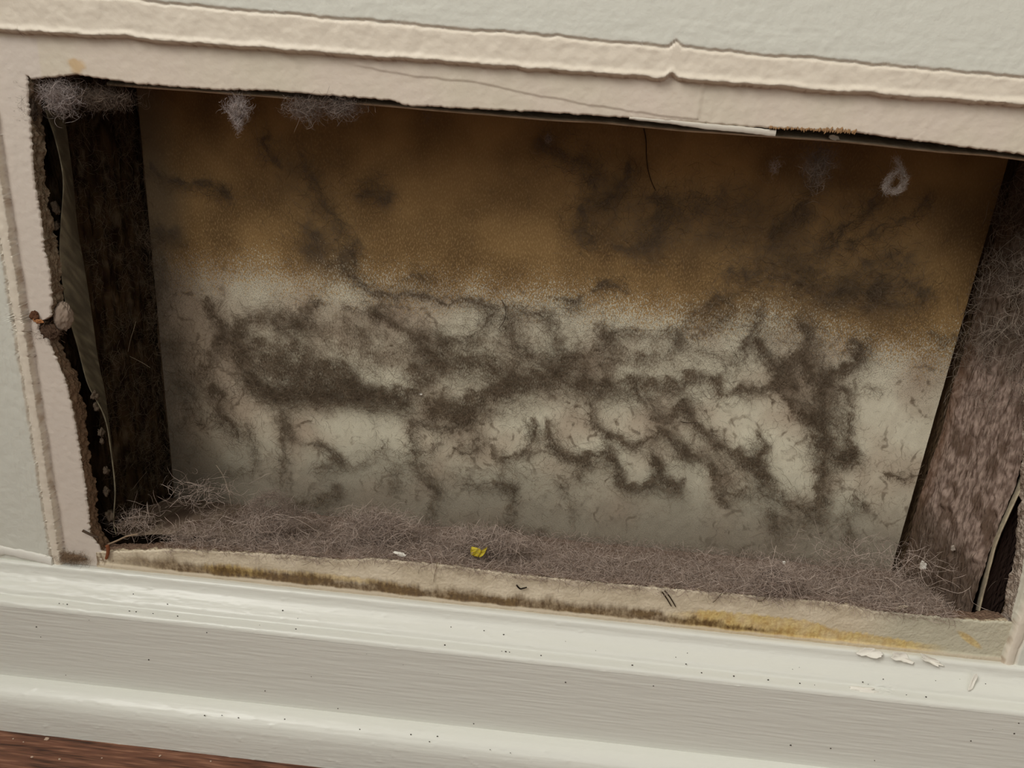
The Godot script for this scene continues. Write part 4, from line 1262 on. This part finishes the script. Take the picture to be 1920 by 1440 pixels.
func build_debris() -> void:
	var white := lin(232, 228, 218)
	# the folded yellow scrap on the lint
	var q: Array = [-31.7, -268.5]
	var at := Vector3(q[0], q[1], -9)
	var sc := thing("yellow_scrap", "small folded yellow scrap like a dry petal lying on the lint", "scrap", at)
	var yl := lin(206, 186, 58)
	var yd := lin(150, 134, 40)
	for side in 2:
		part("folded_lobe", surf(steps(0, 1, 1.0 / 24), PackedFloat32Array([0.0, 0.05, 0.25, 0.5, 0.75, 0.95, 1.0, 1.05, 1.25, 1.5, 1.75, 1.95, 2.0]), func(u, w):
			var t: float = (w if w <= 1.0 else 2.0 - w) * 2.0 - 1.0
			var s: float = 0.3 if w > 0.0 and w < 1.0 else (-0.3 if w > 1.0 and w < 2.0 else 0.0)
			var half := sin(PI * pow(u, 0.75)) if side == 0 else 0.75 * sin(PI * pow(u, 0.6))
			var wide := (4.3 if side == 0 else 1.9) * maxf(half, 0.03)
			var dir := Vector3(-0.62, 0.78, 0.0) if side == 0 else Vector3(0.55, 0.82, -0.1)
			var across := Vector3(0.70, 0.62, 0.2) if side == 0 else Vector3(0.8, -0.5, 0.35)
			var nrm := dir.cross(across).normalized()
			return at + Vector3(-0.4 if side == 0 else 0.2, 0.2, 0.5) + dir * u * (7.6 if side == 0 else 9.2) + across * t * wide + nrm * (s + 1.4 * (t * t - 0.4) * (1.0 if side == 0 else -0.6) + 0.4 * nb.get_noise_2d(u * 50, t * 20)), func(u, w, _q):
			return yl.lerp(yd, clampf(0.25 + nb.get_noise_2d(u * 60, w * 30) + 0.4 * u * side, 0, 1))), mats.scrap, sc)
	# white chips on the ledge
	q = [-80.9, -271.4]
	flake("long white paint chip on the lint left of the yellow scrap", Vector3(q[0], q[1], -7), 4.2, 1.3, 0.7, 1.0, Basis(Vector3.RIGHT, -0.9) * Basis(Vector3.BACK, -0.15), white, "paint_chip", "paint chip")
	q = [-103.8, -276.6]
	flake("tiny white paint chip at the edge of the stained strip", Vector3(q[0], q[1], -5), 1.7, 0.8, 0.6, 2.0, Basis(Vector3.RIGHT, -0.8), white, "paint_chip", "paint chip")
	q = [251.6, -262.9]
	flake("bright white crumb in the cobweb before the right stud", Vector3(q[0], q[1], -42), 1.9, 3.2, 1.2, 3.0, Basis(Vector3.BACK, 0.2), white, "paint_chip", "paint chip")
	q = [268.3, -250.1]
	flake("faint grey crumb on the foot of the right stud", Vector3(q[0], q[1], -45), 1.3, 2.2, 1.0, 4.0, Basis(Vector3.BACK, 0.3), lin(170, 158, 146), "paint_chip", "paint chip")
	q = [164, -270.1]
	flake("pinhead sized white crumb above the pinkish lint", Vector3(q[0], q[1], -40), 0.9, 1.1, 0.8, 5.0, Basis(), white, "paint_chip", "paint chip")
	q = [226.6, -273.2]
	flake("pale sliver lying on the ledge at the right end", Vector3(q[0], q[1], -8), 3.4, 0.9, 0.7, 6.0, Basis(Vector3.BACK, 0.35), lin(206, 192, 170), "paint_chip", "paint chip")
	q = [-84.6, -195]
	flake("tiny white crumb caught in the dust under the middle of the board", Vector3(q[0], q[1], -86), 1.0, 0.6, 0.6, 7.0, Basis(), white, "paint_chip", "paint chip")
	q = [131.5, -7.8]
	flake("white crumb in the black gap under the upper lip", Vector3(q[0], q[1], -13), 2.4, 1.2, 1.0, 8.0, Basis(Vector3.BACK, -0.1), lin(214, 216, 208), "paint_chip", "paint chip")
	# loose paint at the right end of the baseboard's top edge
	var fl := [[1630, 1222, 6.5, 3.0, 0.1, "broad curled white paint flake lying across the baseboard's top edge"], [1688, 1231, 7.0, 2.8, -0.3, "crumpled white paint flake in the middle of the row of three"], [1742, 1236, 8.0, 1.9, -0.35, "long white paint flake, last of the row towards the corner"]]
	var fp: Array = [210, -299.6, 228.7, -300.7, 245.8, -300.5]
	for k in 3:
		flake(fl[k][5], Vector3(fp[k * 2], fp[k * 2 + 1], 3.8), fl[k][2], fl[k][3], 0.9, 10.0 + k, Basis(Vector3.BACK, fl[k][4]) * Basis(Vector3.RIGHT, -0.6), white, "paint_flake", "paint flake", "flakes on the baseboard's top edge", 0.25)
	q = [270.2, -308]
	flake("upright curled paint peeling from the moulded cap at the right", Vector3(q[0], q[1], 10.2), 1.5, 6.0, 0.7, 15.0, Basis(Vector3.BACK, -0.5) * Basis(Vector3.RIGHT, -0.5), white, "paint_flake", "paint flake", "", 0.4)
	q = [206, -316.4]
	flake("crumbly blistered paint on the bead of the cap", Vector3(q[0], q[1], 17.5), 8.0, 2.0, 1.6, 16.0, Basis(Vector3.RIGHT, -0.9), white, "paint_blister", "paint flake", "", -0.1)
	# dark twigs and splinters on the stained strip
	var z := -1.9
	hair("black bent twig lying on the stained strip under the yellow scrap", p3([-7, -281.4, -5.6, -283.1, -4.2, -284.1, -2.5, -283.5, -1.3, -283, -0.3, -282.5], z), 0.55, lin(30, 24, 18), "twig", "twig")
	hair("left one of two dark splinters side by side on the stained strip", p3([81.7, -275.5, 84.8, -279.4, 87.3, -283, 89, -285.5], z), 0.45, lin(60, 46, 34), "splinter", "splinter")
	hair("right one of two dark splinters side by side on the stained strip", p3([83.2, -274.5, 86.7, -278.4, 89.5, -282.3, 91.6, -285.6], z), 0.45, lin(60, 46, 34), "splinter", "splinter")
	hair("thin dark hair near the right end of the strip", p3([118, -270.6, 116.6, -273.9, 114.9, -277.2, 113.1, -279.7], z), 0.25, lin(80, 66, 50))
	hair("small dark bent hair on the strip's upper edge at the right", p3([144, -271.2, 142.4, -274.5, 139.3, -275.3], z), 0.3, lin(80, 66, 50))
	hair("reddish brown wood splinter at the lower left corner of the opening", p3([-267.1, -283.6, -266.7, -286.7, -267.6, -290.8, -269, -294.1], z), 1.3, lin(128, 76, 50), "splinter", "splinter")
	hair("dark splinter sticking out of the left plaster edge near the bottom", p3([-282.3, -274.9, -279.7, -276.1, -276.4, -277.7, -272.4, -278.8], -2.2), 0.9, lin(80, 66, 54), "splinter", "splinter")
	hair("pale twig lying from the splinter towards the black gap", p3([-272.1, -288.9, -265.6, -285.3, -258.9, -281.3, -250.8, -278.4], -10), 0.7, lin(150, 130, 108), "twig", "twig")
	# the long dark hair on the brown board
	hair("long dark hair hanging on the brown board under the lip", p3([43.9, -12.2, 46.1, -18.8, 47.5, -27.3, 49.6, -35.9, 52.9, -43.2, 56.1, -48.1], -88.9), 0.3, lin(38, 28, 18))
	hair("dark wiry hair on the whitewash under the web, bent like a hook", p3([-34.1, -124.5, -30.9, -130.7, -31.1, -137.9, -34.9, -144.9], -88.5), 0.25, lin(60, 48, 36))
	hair("short dark hair lying across the whitewash at the right", p3([93, -198.3, 98.1, -198.6, 105.1, -197.8], -88.5), 0.3, lin(60, 48, 36))
	# pale hairs that stand out at the left
	hair("pale fine hair in the dark by the left stud", p3([-257.8, -147.5, -260.2, -153.9, -263, -161.2, -265.2, -168.5], -45), 0.12, lin(150, 138, 116))
	hair("pale fine hair slanting down the left stud", p3([-264.4, -171.3, -260.4, -173, -255.4, -175.4, -251.5, -177.9], -45), 0.12, lin(150, 138, 116))
	hair("pale hair curving over the left lint", p3([-205.8, -234.4, -201.7, -241.6, -198.9, -252.2, -197.4, -263.8], -30), 0.18, lin(170, 156, 140))
	hair("pale hair across the arch of lint", p3([-186.5, -276.6, -177.4, -269.6, -163.1, -260.2, -149.3, -262.5, -135.5, -270.7], -20), 0.2, lin(176, 160, 148))
	hair("curved hair standing on the stained strip under the long white chip", p3([-56.6, -271.1, -57.1, -275.8, -57.9, -280.5, -58.4, -286.1], -2.4), 0.2, lin(130, 112, 90))
	# rusty nail and rubble in the broken left edge
	q = [-292.6, -135.8]
	var nail := thing("rusty_nail", "small rusty nail end in the break of the left paint edge", "nail", Vector3(q[0], q[1] - 2, -3))
	part("nail_head", blob(Vector3(q[0], q[1], -2.4), Vector3(2.4, 2.8, 1.3), 0.6, 3, Basis(), 14), tinted(lin(92, 62, 44)), nail)
	part("rust_crust", blob(Vector3(q[0] + 1.8, q[1] - 2.6, -2.2), Vector3(2.6, 1.5, 1.3), 0.6, 4, Basis(Vector3.BACK, -0.3), 12), tinted(lin(178, 124, 82)), nail)
	q = [-279.9, -136.3]
	at_base(Vector3(q[0], q[1] - 9, -9))
	single("plaster_lump", "loose grey plaster lump in the break of the left edge", "plaster", blob(Vector3(q[0], q[1], -9), Vector3(5.2, 9.0, 4), 0.2, 7, Basis(Vector3.BACK, -0.15), 28), tinted(lin(148, 132, 118), 0.95), Vector3(q[0], q[1] - 9, -9))
	q = [-287.1, -145.4]
	tuft("brown shreds of torn paper under the rusty nail", Vector3(q[0], q[1], -5), Vector3(9, 7, 4), 320, 0.6, 0.0, lin(140, 116, 98), lin(80, 62, 50))
	# rubble in the gap behind the left plaster, toned dark for the shade there
	var rub := [-279.7, -75.8, -280.8, -85.9, -282.2, -102.2, -270.8, -186.9, -270.7, -194.5, -270.1, -211.5, -270.4, -217.3, -269.8, -237.9, -271.5, -252.4, -271.4, -270.2]
	var from_top := ["topmost", "second from the top", "third from the top", "fourth from the top", "fifth from the top", "fifth from the bottom", "fourth from the bottom", "third from the bottom", "second from the bottom", "bottommost"]
	for k in 10:
		var c := Vector3(rub[k * 2], rub[k * 2 + 1], -15.0)
		at_base(c)
		single("plaster_crumb", "grey plaster crumb in the gap behind the left paint edge, %s" % from_top[k], "plaster", blob(c, Vector3(1.7, 2.6, 2.0) * rng.randf_range(0.5, 1.35), 0.8, k + 20, Basis(Vector3.BACK, 0.2), 12), tinted(lin(88, 76, 64), 0.95), c, "plaster crumbs in the left gap")
	# dirt at the lower left corner, and caulk under it
	q = [-292.8, -295.5]
	tuft("matted brown dirt in the lower left corner of the paint outline", Vector3(q[0], q[1], -1.5), Vector3(15, 3.0, 1.6), 500, 0.6, 0.0, lin(170, 146, 122), lin(128, 106, 86))
	var cz := p3([-358.5, -296, -337, -294.3, -323.1, -295.4, -312.8, -297, -306.6, -298.2, -302.6, -299.3], 0.2)
	at_base(cz[5])
	single("caulk_bead", "thick uneven bead of white paint where wall meets baseboard at the left", "caulk", surf(steps(0, 1, 1.0 / 60), steps(0, 1, 1.0 / 16), func(u, w):
		var p := spline(cz, u)
		var r := 2.1 * (1.0 + 0.4 * nb.get_noise_1d(p.x * 0.6) + 0.12 * nc.get_noise_2d(p.x * 0.3, w * 6)) * (1.0 if u < 0.97 and u > 0.01 else 0.1)
		return p + Vector3(0, cos(w * TAU) * r * 1.7, sin(w * TAU) * r * 0.8), no_color, true), tinted(lin(224, 221, 213), 0.4), cz[5])
	# dark specks on the white baseboard
	var sp := thing("dirt_specks", "tiny dark specks of dirt scattered over the white baseboard", "dirt", Vector3(0, -402, 30), "", "stuff")
	var balls := []
	for k in 90:
		var x := rng.randf_range(-350, 310)
		var on := rng.randi_range(0, 3)
		var v := rng.randf_range(-314, -309)
		var zz := 7.6 + (-310.0 - v) * 1.75 + 0.4
		if on == 1:
			v = rng.randf_range(-379, -376.5)
			zz = 28.5 + (-376.0 - v) * 1.8
		elif on == 2:
			v = rng.randf_range(-374, -322)
			zz = 21.6
		elif on == 3:
			v = -316.3
			zz = 17.8
		balls.append(blob(Vector3(x, v, zz), Vector3.ONE * rng.randf_range(0.15, 0.45) * Vector3(1.2, 1, 0.7), 0.5, k, Basis(), 5))
	part("specks", merge(balls), tinted(lin(70, 64, 56)), sp)
	# crumbs on the floor
	var order := ["leftmost", "second from the left", "third from the left", "fourth from the left", "fifth from the left", "sixth from the left", "seventh from the left", "rightmost"]
	var fc := [-317.5, 41.7, -309.8, 43.2, -297.3, 53.3, -297.3, 38.8, -280, 52.6, -255.5, 48.2, -221.5, 41.7, -188.8, 41.3]
	for k in 8:
		var c := Vector3(fc[k * 2], -405.7, fc[k * 2 + 1])
		at_base(c)
		single("floor_crumb", "pale crumb on the brown floor board, %s of the eight" % order[k], "crumb", blob(c, Vector3(0.9, 0.5, 0.7) * (1.7 if k == 3 else rng.randf_range(0.5, 1.0)), 0.5, k + 60, Basis(), 7), tinted(lin(190, 166, 146)), c, "pale crumbs on the floor")
